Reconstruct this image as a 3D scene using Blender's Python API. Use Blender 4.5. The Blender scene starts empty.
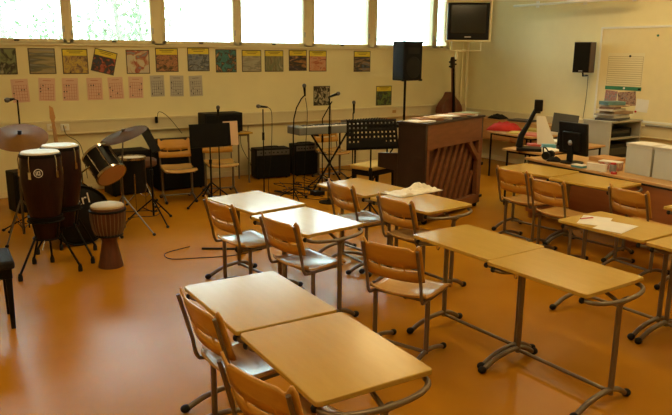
import bpy, bmesh, math, random
from mathutils import Vector, Matrix, Euler
random.seed(7)
PI = math.pi
S = bpy.context.scene
COL = S.collection
R = math.radians

# ------------------------------------------------------------------ camera
F_PX, YAW, PITCH, ROLL, CAM_H = 674.2, .5712, .2253, .00927, 1.907
fw = Vector((math.sin(YAW) * math.cos(PITCH), math.cos(YAW) * math.cos(PITCH), -math.sin(PITCH)))
r0 = Vector((math.cos(YAW), -math.sin(YAW), 0)); u0 = r0.cross(fw)
rt = r0 * math.cos(ROLL) + u0 * math.sin(ROLL); up = rt.cross(fw)
cd = bpy.data.cameras.new('camera'); cam = bpy.data.objects.new('camera', cd); COL.objects.link(cam)
cd.sensor_width = 36; cd.lens = F_PX / 672 * 36; cd.clip_start = .05; cd.clip_end = 300
m = Matrix((rt, up, -fw)).transposed().to_4x4(); m.translation = (0, 0, CAM_H); cam.matrix_world = m
S.camera = cam
# ------------------------------------------------------------------ world, exposure
S.view_settings.view_transform = 'Standard'; S.view_settings.look = 'None'
S.view_settings.gamma = 1; S.view_settings.use_curve_mapping = False
S.view_settings.exposure = 0.0
W = bpy.data.worlds.new('world'); S.world = W; W.use_nodes = True
bg = W.node_tree.nodes['Background']; bg.inputs[0].default_value = (.78, .92, 1.0, 1); bg.inputs[1].default_value = 13.0
LAMP_POWER = 25          # emission of the ceiling lamps' diffusers
LAMP_COL = (1.0, .75, .36)

# ------------------------------------------------------------------ materials
MATS = {}
def mat(name, col, rough=.5, metal=0, var=0.0, scale=8, bump=0.0, spec=.5, coat=0, stretch=None, col2=None, alpha=None):
    if name in MATS: return MATS[name]
    M = bpy.data.materials.new(name); M.use_nodes = True; n = M.node_tree.nodes; l = M.node_tree.links
    b = n['Principled BSDF']; b.inputs['Roughness'].default_value = rough; b.inputs['Metallic'].default_value = metal
    b.inputs['Specular IOR Level'].default_value = spec; b.inputs['Coat Weight'].default_value = coat
    b.inputs['Coat Roughness'].default_value = .12
    tc = n.new('ShaderNodeTexCoord'); mp = n.new('ShaderNodeMapping'); l.new(tc.outputs['Object'], mp.inputs[0])
    if stretch: mp.inputs['Scale'].default_value = stretch
    nz = n.new('ShaderNodeTexNoise'); nz.inputs['Scale'].default_value = scale; nz.inputs['Detail'].default_value = 5
    l.new(mp.outputs[0], nz.inputs['Vector'])
    rp = n.new('ShaderNodeValToRGB'); v = var
    c2 = col2 or tuple(min(1, c * (1 + v)) for c in col); c1 = col if col2 else tuple(c * (1 - v) for c in col)
    rp.color_ramp.elements[0].position = .3; rp.color_ramp.elements[1].position = .7
    rp.color_ramp.elements[0].color = (*c1, 1); rp.color_ramp.elements[1].color = (*c2, 1)
    l.new(nz.outputs[0], rp.inputs[0]); l.new(rp.outputs[0], b.inputs['Base Color'])
    if bump:
        bp = n.new('ShaderNodeBump'); bp.inputs['Strength'].default_value = bump; bp.inputs['Distance'].default_value = .01
        l.new(nz.outputs[0], bp.inputs['Height']); l.new(bp.outputs[0], b.inputs['Normal'])
    MATS[name] = M
    return M
def picture(name, cols, scale=14, seed=0, dist=1.0, flow=(1, 1, 1)):
    M = bpy.data.materials.new(name); M.use_nodes = True; n = M.node_tree.nodes; l = M.node_tree.links
    b = n['Principled BSDF']; b.inputs['Roughness'].default_value = .42
    tc = n.new('ShaderNodeTexCoord'); mp = n.new('ShaderNodeMapping'); mp.inputs['Location'].default_value = (seed * 3.1, seed, seed * 1.7)
    mp.inputs['Scale'].default_value = flow; l.new(tc.outputs['Object'], mp.inputs[0])
    nz = n.new('ShaderNodeTexNoise'); nz.inputs['Scale'].default_value = scale; nz.inputs['Detail'].default_value = 3
    nz.inputs['Distortion'].default_value = dist; l.new(mp.outputs[0], nz.inputs['Vector'])
    rp = n.new('ShaderNodeValToRGB'); e = rp.color_ramp.elements; k = len(cols)
    for i, c in enumerate(cols):
        p = .3 + .4 * i / (k - 1)
        if i == 0: e[0].position = p; e[0].color = (*c, 1)
        elif i == k - 1: e[-1].position = p; e[-1].color = (*c, 1)
        else: q = e.new(p); q.color = (*c, 1)
    l.new(nz.outputs[0], rp.inputs[0]); l.new(rp.outputs[0], b.inputs['Base Color'])
    return M
def emit(name, col, s):
    M = bpy.data.materials.new(name); M.use_nodes = True; b = M.node_tree.nodes['Principled BSDF']
    b.inputs['Base Color'].default_value = (.9, .9, .9, 1)
    b.inputs['Emission Color'].default_value = (*col, 1); b.inputs['Emission Strength'].default_value = s; return M
def glass(name):
    M = bpy.data.materials.new(name); M.use_nodes = True; n = M.node_tree.nodes; l = M.node_tree.links
    for x in list(n):
        if x.type != 'OUTPUT_MATERIAL': n.remove(x)
    o = n[0]; t = n.new('ShaderNodeBsdfTransparent'); t.inputs[0].default_value = (.93, .98, .96, 1)
    g = n.new('ShaderNodeBsdfGlossy'); g.inputs['Roughness'].default_value = .03
    fr = n.new('ShaderNodeFresnel'); fr.inputs[0].default_value = 1.45; mx = n.new('ShaderNodeMixShader')
    l.new(fr.outputs[0], mx.inputs[0]); l.new(t.outputs[0], mx.inputs[1]); l.new(g.outputs[0], mx.inputs[2]); l.new(mx.outputs[0], o.inputs[0])
    return M
WALL = mat('wall_paint', (.85, .75, .44), .7, var=.03, scale=3, bump=.02)
CEIL = mat('ceiling_paint', (.78, .74, .64), .85, var=.02)
FLOOR = mat('linoleum', (.42, .172, .007), .27, col2=(.47, .197, .010), scale=2.2, spec=.1)
FRAME = mat('window_frame_paint', (.86, .74, .45), .45, var=.03)
TRUNK = mat('trunking_plastic', (.74, .64, .40), .5, var=.02)
BIRCH = mat('birch_laminate', (.52, .315, .048), .21, col2=(.56, .345, .058), scale=5, stretch=(6, 1, 1), spec=.35)
PLY = mat('chair_plywood', (.54, .255, .030), .36, col2=(.60, .295, .04), scale=7, stretch=(1, 1, 6), coat=.1)
SEATM = mat('seat_plywood', (.54, .30, .085), .2, col2=(.60, .35, .11), scale=7, stretch=(6, 1, 1), coat=.2)
METAL = mat('taupe_steel_tube', (.20, .16, .11), .36, metal=.6, var=.06)
RUBBER = mat('black_rubber', (.009, .009, .009), .7, var=.2, spec=.25)
BLACK = mat('black_metal', (.006, .0055, .005), .5, var=.15, spec=.15)
BLKPLA = mat('black_plastic', (.007, .007, .007), .45, var=.15, spec=.2)
GRILLE = mat('speaker_cloth', (.008, .008, .008), .9, var=.3, scale=150, spec=.2)
TOLEX = mat('black_vinyl', (.009, .008, .008), .7, var=.25, scale=60, bump=.2, spec=.25)
STANDM = mat('stand_steel', (.17, .155, .135), .35, metal=1, var=.05)
CHROME = mat('chrome', (.55, .52, .46), .2, metal=1, var=.05)
BRONZE = mat('cymbal_bronze', (.07, .035, .011), .75, col2=(.11, .06, .02), scale=5, spec=.03)
OLDBR = mat('old_cymbal_bronze', (.15, .07, .018), .5, col2=(.24, .12, .035), scale=6, spec=.06)
SKIN = mat('drum_skin', (.80, .76, .66), .5, var=.06, scale=7)
AMBER = mat('amber_drum_head', (.50, .26, .12), .35, var=.1, scale=5)
BURG = mat('burgundy_lacquer', (.016, .003, .004), .38, var=.3, stretch=(9, 9, 1), spec=.3)
DJEM = mat('djembe_wood', (.10, .032, .013), .45, var=.25, stretch=(8, 8, 1), scale=5)
ROPE = mat('rope', (.20, .13, .075), .8, var=.1)
PIANOB = mat('piano_back_wood', (.17, .06, .018), .5, col2=(.23, .085, .028), scale=5, stretch=(1, 1, 5))
PIANOD = mat('piano_dark_side', (.028, .012, .008), .4, var=.2)
YELSEAT = mat('yellow_seat_fabric', (.55, .36, .08), .8, var=.1, scale=60)
WHITE = mat('white_plastic', (.84, .82, .76), .4, var=.03)
PAPER = mat('white_paper', (.78, .74, .66), .7, var=.03)
PINKP = mat('pink_paper', (.76, .50, .38), .75, var=.04)
GREYP = mat('grey_paper', (.52, .48, .43), .75, var=.04)
YELP = mat('yellow_print', (.80, .62, .04), .5, var=.05)
REDM = mat('red_fabric', (.50, .022, .015), .8, var=.15)
GREYMET = mat('grey_cabinet_steel', (.44, .42, .34), .5, var=.03)
BOARD = mat('notice_board', (.80, .68, .38), .6, var=.02)
ALU = mat('aluminium', (.55, .53, .48), .35, metal=.8, var=.04)
DESKWD = mat('teacher_desk_wood', (.50, .27, .08), .38, col2=(.58, .33, .11), scale=5, stretch=(1, .2, 1))
PANELW = mat('brown_panel_wood', (.33, .12, .035), .5, col2=(.40, .15, .05), scale=4, stretch=(1, .3, 4))
SHELFW = mat('shelf_wood', (.52, .26, .08), .45, var=.08, stretch=(1, 1, 5))
SHADOWM = mat('painted_shadow', (.02, .016, .012), .8, var=.1)  # near-black that paints the shadow under the teacher desk's worktop
GREEN = mat('green_card', (.04, .22, .13), .6, var=.05)
BLUEM = mat('blue_paper', (.10, .32, .42), .6, var=.1)
GLASS = glass('window_glass')
SCREEN = mat('dark_screen', (.012, .012, .012), .12, var=.1, spec=.6)
KEYW = mat('ivory_keys', (.8, .78, .72), .3, var=.01)
SILVER = mat('silver_keyboard_case', (.20, .21, .20), .45, metal=.2, var=.04)
LEAF = mat('leaves', (.16, .20, .12), .6, col2=(.24, .29, .18), scale=1.5)
BARK = mat('bark', (.25, .22, .18), .9, var=.2)
GRASS = mat('grass_ground', (.16, .24, .09), .9, var=.2, scale=1)
INK = mat('black_ink', (.02, .018, .02), .6, var=.1)
REDINK = mat('red_ink', (.45, .09, .05), .6, var=.1)

# ------------------------------------------------------------------ mesh builder
class MB:
    def __init__(s): s.b = bmesh.new()
    def _add(s, vs, fs):
        V = [s.b.verts.new(v) for v in vs]
        for f in fs:
            try: s.b.faces.new([V[i] for i in f])
            except ValueError: pass
        return s
    def box(s, c, d, rot=None, taper=1.0):
        M = Matrix.Translation(c) @ (rot.to_matrix().to_4x4() if isinstance(rot, Euler) else (rot or Matrix.Identity(4)))
        x, y, z = d[0] / 2, d[1] / 2, d[2] / 2
        vs = [M @ Vector((a * x * (taper if k > 0 else 1), b * y * (taper if k > 0 else 1), k * z)) for k in (-1, 1) for a, b in ((-1, -1), (1, -1), (1, 1), (-1, 1))]
        return s._add(vs, [(3, 2, 1, 0), (4, 5, 6, 7), (0, 1, 5, 4), (1, 2, 6, 5), (2, 3, 7, 6), (3, 0, 4, 7)])
    def bb(s, a, b):
        return s.box([(a[i] + b[i]) / 2 for i in range(3)], [abs(b[i] - a[i]) for i in range(3)])
    def tube(s, pts, r, seg=10, cap=True):
        P = [Vector(p) for p in pts]; rs = r if isinstance(r, (list, tuple)) else [r] * len(P)
        T = []
        for i in range(len(P)):
            a = P[max(0, i - 1)]; b = P[min(len(P) - 1, i + 1)]; T.append((b - a).normalized())
        n = T[0].orthogonal().normalized(); vs = []
        for i, p in enumerate(P):
            n = (n - T[i] * n.dot(T[i])).normalized(); w = T[i].cross(n)
            for k in range(seg):
                a = 2 * PI * k / seg; vs.append(p + (n * math.cos(a) + w * math.sin(a)) * rs[i])
        fs = []
        for i in range(len(P) - 1):
            for k in range(seg):
                fs.append((i * seg + k, i * seg + (k + 1) % seg, (i + 1) * seg + (k + 1) % seg, (i + 1) * seg + k))
        if cap: fs.append(tuple(range(seg))[::-1]); fs.append(tuple((len(P) - 1) * seg + k for k in range(seg)))
        return s._add(vs, fs)
    def lathe(s, prof, M=None, seg=28, closed=True):
        M = M or Matrix.Identity(4); vs = []; fs = []
        for r, z in prof:
            for k in range(seg):
                a = 2 * PI * k / seg; vs.append(M @ Vector((r * math.cos(a), r * math.sin(a), z)))
        for i in range(len(prof) - 1):
            for k in range(seg):
                fs.append((i * seg + k, i * seg + (k + 1) % seg, (i + 1) * seg + (k + 1) % seg, (i + 1) * seg + k))
        if closed: fs.append(tuple(range(seg))[::-1]); fs.append(tuple((len(prof) - 1) * seg + k for k in range(seg)))
        return s._add(vs, fs)
    def prism(s, out, z0, z1, M=None):
        M = M or Matrix.Identity(4); n = len(out)
        vs = [M @ Vector((x, y, z0)) for x, y in out] + [M @ Vector((x, y, z1)) for x, y in out]
        return s._add(vs, [tuple(range(n))[::-1], tuple(range(n, 2 * n))] + [(i, (i + 1) % n, n + (i + 1) % n, n + i) for i in range(n)])
    def grid(s, fn, nu, nv, skip=None):
        vs = [fn(i / nu, j / nv) for j in range(nv + 1) for i in range(nu + 1)]; fs = []
        for j in range(nv):
            for i in range(nu):
                if skip and skip(i, j): continue
                a = j * (nu + 1) + i; fs.append((a, a + 1, a + nu + 2, a + nu + 1))
        return s._add(vs, fs)
    def ball(s, c, r, seg=14, sc=(1, 1, 1)):
        pr = [(r * math.sin(PI * k / 10) + 1e-5, -r * math.cos(PI * k / 10)) for k in range(11)]
        return s.lathe(pr, Matrix.Translation(c) @ Matrix.Diagonal((*sc, 1)), seg)
    def build(s, name, m, parent=None, bevel=0, solid=0, sharp=38, segs=2):
        bmesh.ops.recalc_face_normals(s.b, faces=s.b.faces)
        for f in s.b.faces: f.smooth = True
        for e in s.b.edges:
            if len(e.link_faces) == 2 and e.calc_face_angle(0) > R(sharp): e.smooth = False
        me = bpy.data.meshes.new(name); s.b.to_mesh(me); s.b.free(); me.materials.append(m)
        o = bpy.data.objects.new(name, me); COL.objects.link(o)
        if parent: o.parent = parent
        if solid: q = o.modifiers.new('solid', 'SOLIDIFY'); q.thickness = solid; q.offset = 0
        if bevel: q = o.modifiers.new('bevel', 'BEVEL'); q.width = bevel; q.segments = segs; q.limit_method = 'ANGLE'; q.angle_limit = R(40)
        return o
def tag(o, label=None, cat=None, group=None, kind=None):
    if label: o['label'] = label
    if cat: o['category'] = cat
    if group: o['group'] = group
    if kind: o['kind'] = kind
    return o
def thing(name, label, cat, loc=(0, 0, 0), rz=0, group=None):
    o = bpy.data.objects.new(name, None); COL.objects.link(o); o.empty_display_size = .1
    o.location = loc; o.rotation_euler = (0, 0, rz); return tag(o, label, cat, group)
def children(o): return [c for c in bpy.data.objects if c.parent is o]
def copy_tree(o, parent=None):
    c = o.copy(); COL.objects.link(c)
    if parent: c.parent = parent
    for ch in children(o): copy_tree(ch, c)
    return c
def catmull(P, n=6):
    P = [Vector(p) for p in P]; Q = [P[0]] + P + [P[-1]]; out = []
    for i in range(1, len(Q) - 2):
        for k in range(n):
            t = k / n; a, b, c, d = Q[i - 1], Q[i], Q[i + 1], Q[i + 2]
            out.append(.5 * ((2 * b) + (c - a) * t + (2 * a - 5 * b + 4 * c - d) * t * t + (3 * b - a - 3 * c + d) * t ** 3))
    out.append(P[-1]); return out
def rrect(w, h, r, n=5):
    o = []
    for cx, cy, a0 in ((w / 2 - r, h / 2 - r, 0), (-w / 2 + r, h / 2 - r, 90), (-w / 2 + r, -h / 2 + r, 180), (w / 2 - r, -h / 2 + r, 270)):
        for k in range(n + 1): a = R(a0 + 90 * k / n); o.append((cx + r * math.cos(a), cy + r * math.sin(a)))
    return o
def align(p, d):   # matrix at p with local z along d
    return Matrix.Translation(p) @ Vector(d).normalized().to_track_quat('Z', 'Y').to_matrix().to_4x4()

# ------------------------------------------------------------------ the room
YB, XR, XL, YF, ZC = 9.7, 9.2, -3.0, -2.5, 3.4
SILL, HEAD = 1.99, 3.2
WX0, WX1 = -.54, 8.72
def struct(name, mb, m, parent=None, **k):
    o = mb.build(name, m, parent, **k)
    if not parent: o['kind'] = 'structure'
    return o
struct('floor', MB().bb((XL - .3, YF - .3, -.2), (XR + .3, YB + .3, 0)), FLOOR)
struct('ceiling', MB().bb((XL - .3, YF - .3, ZC), (XR + .3, YB + .3, ZC + .2)), CEIL)
b = MB(); b.bb((XL - .3, YB, 0), (XR + .3, YB + .3, SILL)); b.bb((XL - .3, YB, HEAD), (XR + .3, YB + .3, ZC))
b.bb((WX1, YB, SILL), (XR + .3, YB + .3, HEAD)); b.bb((XL - .3, YB, SILL), (WX0, YB + .3, HEAD))
struct('wall_back', b, WALL)
struct('wall_right', MB().bb((XR, YF - .3, 0), (XR + .3, YB, ZC)), WALL)
struct('wall_left', MB().bb((XL - .3, YF - .3, 0), (XL, YB, ZC)), WALL)
struct('wall_front', MB().bb((XL, YF - .3, 0), (XR, YF, ZC)), WALL)
edges = [-.54, .70, 1.985, 3.215, 4.443, 5.70, 6.963, 8.357, 8.72]
marg = [.04, .04, .025, .062, .025, .062, .052, .012, .03]
for i in range(8):
    x0, x1 = edges[i], edges[i + 1]
    b = MB()
    b.bb((x0, YB + .03, SILL), (x0 + marg[i], YB + .25, HEAD)); b.bb((x1 - marg[i + 1], YB + .03, SILL), (x1, YB + .25, HEAD))
    b.bb((x0, YB + .03, SILL), (x1, YB + .25, SILL + .022)); b.bb((x0, YB + .03, HEAD - .04), (x1, YB + .25, HEAD))
    w = struct('window_%d' % (i + 1), b, FRAME)
    s = .048; a0, a1, z0, z1 = x0 + marg[i] - .004, x1 - marg[i + 1] + .004, SILL + .017, HEAD - .035
    b = MB(); b.bb((a0, YB + .02, z0), (a0 + s, YB + .07, z1)); b.bb((a1 - s, YB + .02, z0), (a1, YB + .07, z1))
    b.bb((a0, YB + .02, z0), (a1, YB + .07, z0 + s)); b.bb((a0, YB + .02, z1 - s), (a1, YB + .07, z1))
    b.build('sash', FRAME, w, bevel=.004)
    MB().bb((a0 + s, YB + .04, z0 + s), (a1 - s, YB + .044, z1 - s)).build('pane', GLASS, w)
    MB().bb((a0 + s, YB + .20, z0 + s), (a1 - s, YB + .204, z1 - s)).build('pane', GLASS, w)
    b = MB(); b.bb((a1 - s + .012, YB + .002, z0 + .14), (a1 - s + .03, YB + .02, z0 + .22)); b.bb((a0 + .018, YB + .002, z0 + .1), (a0 + .036, YB + .02, z0 + .16)); b.build('latch', ALU, w)
    xm = (a0 + a1) / 2
    MB().bb((xm - .03, YB + .008, z0 + .015), (xm + .03, YB + .02, z0 + .033)).build('vent_tab', BLKPLA, w)
struct('trim_1', MB().bb((WX0 - .05, YB - .035, SILL - .02), (WX1 + .05, YB + .05, SILL)), FRAME, bevel=.004)
b = MB(); b.bb((XL, YB - .065, .80), (XR - .068, YB, .985)); b.bb((XL, YB - .075, .955), (XR - .068, YB - .065, .985)); b.bb((XL, YB - .075, .80), (XR - .068, YB - .065, .82))
struct('trim_2', b, TRUNK, bevel=.003)
b = MB(); b.bb((XR - .065, YF, .74), (XR, YB - .001, .91)); b.bb((XR - .075, YF, .885), (XR - .065, YB - .07, .91)); b.bb((XR - .075, YF, .74), (XR - .065, YB - .07, .757))
struct('trim_3', b, TRUNK, bevel=.003)
struct('baseboard_back', MB().bb((XL, YB - .015, 0), (XR - .016, YB, .08)), FRAME)
struct('baseboard_right', MB().bb((XR - .015, YF, 0), (XR, YB - .016, .08)), FRAME)
b = MB(); b.tube([(9.08, 9.6, .0), (9.08, 9.6, ZC)], .022); b.tube([(8.98, 9.62, .0), (8.98, 9.62, ZC)], .014)
tag(b.build('heating_pipe', FRAME), 'pair of thin painted pipes running up the corner beside the bass', 'pipe')
# outside
struct('ground', MB().bb((-40, YB + .6, -.6), (60, 90, -.5)), GRASS)
def tree(x, y, h, sp, n, label):
    t = thing('leafy_tree', label, 'tree', (x, y, -.5), 0, 'trees outside the windows')
    b = MB(); b.tube(catmull([(0, 0, 0), (.1, 0, h * .3), (-.05, .1, h * .6), (.05, 0, h)]), [.14 - .12 * k / 18 for k in range(19)], 7)
    tips = []
    for k in range(26):
        z = h * (.18 + .8 * random.random()); a = random.random() * 2 * PI; L = sp * (1 - .45 * z / h) * (.6 + .5 * random.random())
        p1 = (math.cos(a) * L * .5, math.sin(a) * L * .5, z + .25 * L); p2 = (math.cos(a) * L, math.sin(a) * L, z + .3 * L)
        b.tube([(0, 0, z), p1, p2], [.03, .02, .008], 5, False); tips += [p1, p2, p2]
    b.build('trunk', BARK, t)
    b = MB()
    for k in range(n):
        p = Vector(random.choice(tips)) + Vector([random.gauss(0, .36) for _ in range(3)])
        q = Euler([random.random() * 6 for _ in range(3)]).to_matrix(); s = .06 + .05 * random.random()
        b._add([p + q @ Vector(v) for v in ((-s, 0, 0), (0, -s * .6, 0), (s, 0, 0), (0, s * .6, 0))], [(0, 1, 2, 3)])
    b.build('foliage', LEAF, t)
for a in ((.3, 17.0, 6.0, 1.9, 1700, 'loose leafy tree outside the leftmost window'),
          (2.6, 21.5, 7.0, 2.0, 1300, 'leafy tree seen in the gap at left window frame'),
          (5.1, 18.6, 6.0, 1.2, 900, 'slim leafy tree behind right part of second window'),
          (8.2, 27.0, 7.0, 1.6, 700, 'sparse pale tree far outside the third window')): tree(*a)

# ------------------------------------------------------------------ ceiling lamps (warm)
lampm = emit('lamp_diffuser', LAMP_COL, LAMP_POWER)
lx = [(-.6, 1.2), (2.2, 1.2), (5.0, 1.2), (7.6, 1.2), (-.6, 4.2), (2.2, 4.2), (5.0, 4.2), (7.6, 4.2), (2.2, 7.0), (5.0, 6.6), (7.6, 6.0)]
t0 = thing('ceiling_lamp', 'warm ceiling lamp above the classroom desks', 'lamp', (*lx[0], ZC), 0, 'ceiling lamps over the desks')
MB().bb((-.12, -.65, -.08), (.12, .65, 0)).build('housing', WHITE, t0); MB().bb((-.10, -.63, -.095), (.10, .63, -.081)).build('diffuser', lampm, t0)
for p in lx[1:]: c = copy_tree(t0); c.location = (*p, ZC)

# ------------------------------------------------------------------ school desks
def make_desk():
    t = thing('school_desk', '', 'desk', group='birch school desks')
    MB().prism(rrect(.53, .70, .022), .677, .70).build('tabletop', BIRCH, t, bevel=.004)
    for x in (-.2, .17): MB().bb((x, -.29, .655), (x + .03, .29, .677)).build('side_beam', METAL, t)
    for y in (.295, -.364):
        b = MB(); b.tube(catmull([(.02, y, .06), (.02, y, .30), (.02, y, .57), (.02, y - .012, .61), (.02, y - .05, .642)], 4), .0165, 12); b.build('post', METAL, t)
        b = MB(); P = [(-.29, y, .022), (-.2, y, .062), (-.09, y, .085), (.02, y, .09), (.08, y, .075), (.13, y, .05), (.17, y, .022)]
        b.tube(catmull(P, 4), .016, 10); f = b.build('foot', METAL, t)
        for x in (-.30, .18): MB().ball((x, y, .024), .024, 12, (1.2, 1, .95)).build('rubber_cap', RUBBER, f)
    b = MB(); b.tube([(.02, .295, .075), (.02, -.364, .075)], .012, 10); b.build('crossbar', METAL, t)
    for y0, d in ((-.315, .105), (.30, .10)):
        P = []
        for k in range(17):
            a = PI * k / 16; x = -.245 * math.cos(a); P.append((x, y0 - d * math.sin(a) ** .8, .655 - .012 * math.sin(a)))
        w = MB().tube(P, .0125, 10).build('bow_rail', METAL, t)
        MB().ball((-.25, y0 + .003, .655), .017, 10).build('end_cap', RUBBER, w)
    for y, s in ((-.364, 1), (.295, -1)):
        MB().tube([(.02, y, .60), (.02, y + s * .17, .668)], .011, 8).build('brace', METAL, t)
    MB().tube(catmull([(-.13, .22, .65), (-.13, .22, .62), (-.14, .215, .605), (-.155, .215, .61), (-.16, .215, .628)], 4), .004, 6).build('bag_hook', CHROME, t)
    return t
DESKS = [
 ('front left pair, farther desk, its pale top shining from the windows', 1.409, 2.921, -.99),
 ('front left pair, nearest desk to the camera with dull golden top', 1.396, 2.200, -1.83),
 ('middle pair in open floor, farther desk with chair at its left', 3.133, 3.133, 2.84),
 ('middle pair in open floor, nearer desk with fully visible legs', 3.128, 2.428, 2.1),
 ('second left pair, farther desk with white shine, below the amplifiers', 2.404, 4.985, 8.8),
 ('second left pair, nearer desk with bow rail above a chair seat', 2.440, 4.205, 7.6),
 ('pair before the piano, farther desk behind the perforated music stand', 3.532, 5.064, 6.9),
 ('pair before the piano, nearer desk carrying crumpled tissue paper', 3.600, 4.290, 5.6),
 ('desk carrying white sheets and a red pen', 4.346, 2.909, 1.3),
 ('desk cut by right frame edge, next to the one with white sheets', 4.338, 2.180, 1.0),
 ('far right row along teacher desk, farther desk near the piano', 5.722, 4.885, 5.6),
 ('far right row along teacher desk, nearer desk with bare top', 5.70, 4.145, 3.8),
 ('desk corner peeping in at the right edge by the brown panel', 5.465, 2.76, 1.0)]
d0 = make_desk()
for i, (l, x, y, a) in enumerate(DESKS):
    o = d0 if i == 0 else copy_tree(d0); o.location = (x, y, 0); o.rotation_euler = (0, 0, R(a)); o['label'] = 'birch school desk, ' + l

# ------------------------------------------------------------------ school chairs
def make_chair():
    t = thing('school_chair', '', 'chair', group='plywood school chairs')
    def seat(u, v):
        x = -.195 + .39 * u; y = (v - .5) * (.40 + .02 * u)
        k = abs(v - .5) * 2; e = abs(u - .5) * 2
        if k > .8 and e > .8: pass
        z = .434 + .014 * k ** 2 - .012 * math.sin(PI * min(1, u * 1.25)) + (.02 * ((.12 - u) / .12) ** 2 if u < .12 else 0) - (.022 * ((u - .85) / .15) ** 2 if u > .85 else 0)
        sx = .03 * max(0, k - .75) / .25; x += sx * (1 - 2 * u) * (1 if (u < .06 or u > .94) else 0)
        x -= .018 * (1 - k * k) * (1 if u < .5 else -1) * abs(1 - 2 * u)
        return Vector((x, y, z))
    MB().grid(seat, 16, 12).build('seat', SEATM, t, solid=.012, sharp=60)
    rows = [0, .3, .42, .56, .62, .8, .92, 1.0]
    def back(u, v):
        y = (u - .5) * .415; k = abs(u - .5) * 2; i = int(round(v * 7))
        top = .776 + .026 * (1 / (1 + math.exp(-(k - .86) * 40))) - .016 * math.exp(-((k - .76) / .08) ** 2) - .030 * max(0, (k - .94) / .06) ** 2
        lo = .548 + .010 * k ** 4; sb = .618 + .018 * k * k; st = sb + .020
        z = [lo, (lo + sb) / 2, sb, st, st + (top - st) * .35, st + (top - st) * .6, st + (top - st) * .85, top][i]
        x = -.205 - .070 * (z - .54) / .24 - .024 * (1 - k * k) + .010 * k ** 6
        return Vector((x, y, z))
    MB().grid(back, 40, 7, skip=lambda i, j: j == 2 and 3 <= i <= 36 and i not in (11, 28)).build('backrest', PLY, t, solid=.011, sharp=70)
    for s in (-1, 1):
        y = s * .192
        P = [(-.292, y, .770), (-.272, y, .70), (-.245, y, .60), (-.225, y, .52), (-.215, y, .46), (-.20, y, .425), (-.172, y * .98, .412), (0, y * .94, .411), (.17, y * .9, .411)]
        MB().tube(catmull(P, 3), .0105, 8).build('side_rail', METAL, t)
        MB().tube([(-.12, s * .19, .06), (-.12, s * .19, .415)], .0155, 10).build('leg', METAL, t)
        P = [(-.30, s * .19, .02), (-.24, s * .19, .05), (-.17, s * .19, .07), (-.12, s * .19, .074), (-.04, s * .19, .068), (.05, s * .19, .045), (.12, s * .19, .02)]
        f = MB().tube(catmull(P, 4), .0145, 10).build('foot', METAL, t)
        for x in (-.305, .13): MB().ball((x, s * .19, .022), .022, 10, (1.25, 1, .95)).build('rubber_cap', RUBBER, f)
    b = MB(); b.tube([(-.12, -.19, .07), (-.12, .19, .07)], .012, 8); b.build('crossbar', METAL, t)
    b = MB(); b.tube([(-.12, -.19, .407), (-.12, .19, .407)], .011, 8); b.build('seat_frame', METAL, t); b = MB(); b.tube([(.1, -.18, .407), (.1, .18, .407)], .011, 8); b.build('seat_frame', METAL, t)
    return t
CHAIRS = [   # label, x, y, facing angle
 ('left of the front left pair, at the farther desk', 1.325, 2.815, 4),
 ('nearest the camera, its back cut by the bottom picture edge', 1.235, 2.10, 14),
 ('with bare varnished seat in full view beside the middle desk pair', 2.66, 3.235, 22.5),
 ('at the left end of the second left desk pair, cable behind it', 2.25, 4.787, 8),
 ('with a bluish shining seat, nearer one beside second left desk pair', 2.38, 4.062, 9.6),
 ('tucked at the farther desk before the piano', 3.47, 4.90, 0),
 ('tucked at the nearer desk holding the crumpled tissue', 3.51, 4.197, 5.4),
 ('leftmost in the far right row near the piano', 5.37, 4.67, 0),
 ('second in the far right row, overlapping its left neighbour', 5.22, 4.09, -2),
 ('behind the desk that carries white sheets, only back showing', 5.50, 3.43, -5),
 ('against the back wall before the big black speaker cabinet', 2.931, 8.33, -99),
 ('at the back wall partly hidden by the solid music stand', 3.57, 8.45, -102),
 ('under the keyboard at the back wall', 5.52, 8.68, -92)]
c0 = make_chair()
for i, (l, x, y, a) in enumerate(CHAIRS):
    o = c0 if i == 0 else copy_tree(c0); o.location = (x, y, 0); o.rotation_euler = (0, 0, R(a)); o['label'] = 'plywood school chair ' + l

# ------------------------------------------------------------------ things on the desks
b = MB()
def cr(u, v):
    x = -.27 + .54 * u; y = (v - .5) * (.30 - .05 * u)
    h = .002 + .05 * max(0, math.sin(9 * u + 2 * v)) * max(0, math.sin(7 * v + 3 * u + .5)) * (.25 + u) + .025 * random.random() * (.4 + u)
    return Vector((x, y, h if 0 < u < 1 and 0 < v < 1 else .002))
o = b.grid(cr, 20, 12).build('tissue_paper', PAPER, bevel=0, solid=.001, sharp=25)
o.location = (3.78, 4.60, .7015); o.rotation_euler = (0, 0, R(6)); o.scale = (1, .9, .9); tag(o, 'crumpled cream tissue paper lying on desk before the piano', 'paper')
def flat(name, label, cat, loc, w, h, rz, m, group=None, th=.0012):
    o = MB().box((0, 0, th / 2), (w, h, th)).build(name, m); o.location = loc; o.rotation_euler = (0, 0, R(rz)); return tag(o, label, cat, group)
flat('paper_sheet', 'white sheet on the right desk lying under the red pen', 'paper', (4.28, 3.075, .7005), .21, .297, -62, PAPER)
flat('paper_sheet', 'white sheet on the right desk nearer to frame edge', 'paper', (4.24, 2.87, .7020), .21, .297, -78, PAPER)
b = MB(); b.tube([(-.06, 0, .005), (.055, 0, .005), (.065, 0, .003)], [.0045, .0045, .001], 8)
o = b.build('pen', mat('red_pen', (.6, .05, .04), .4)); o.location = (4.27, 3.14, .7035); o.rotation_euler = (0, 0, R(-12)); tag(o, 'red pen lying on the white sheets on the right desk', 'pen')

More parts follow.
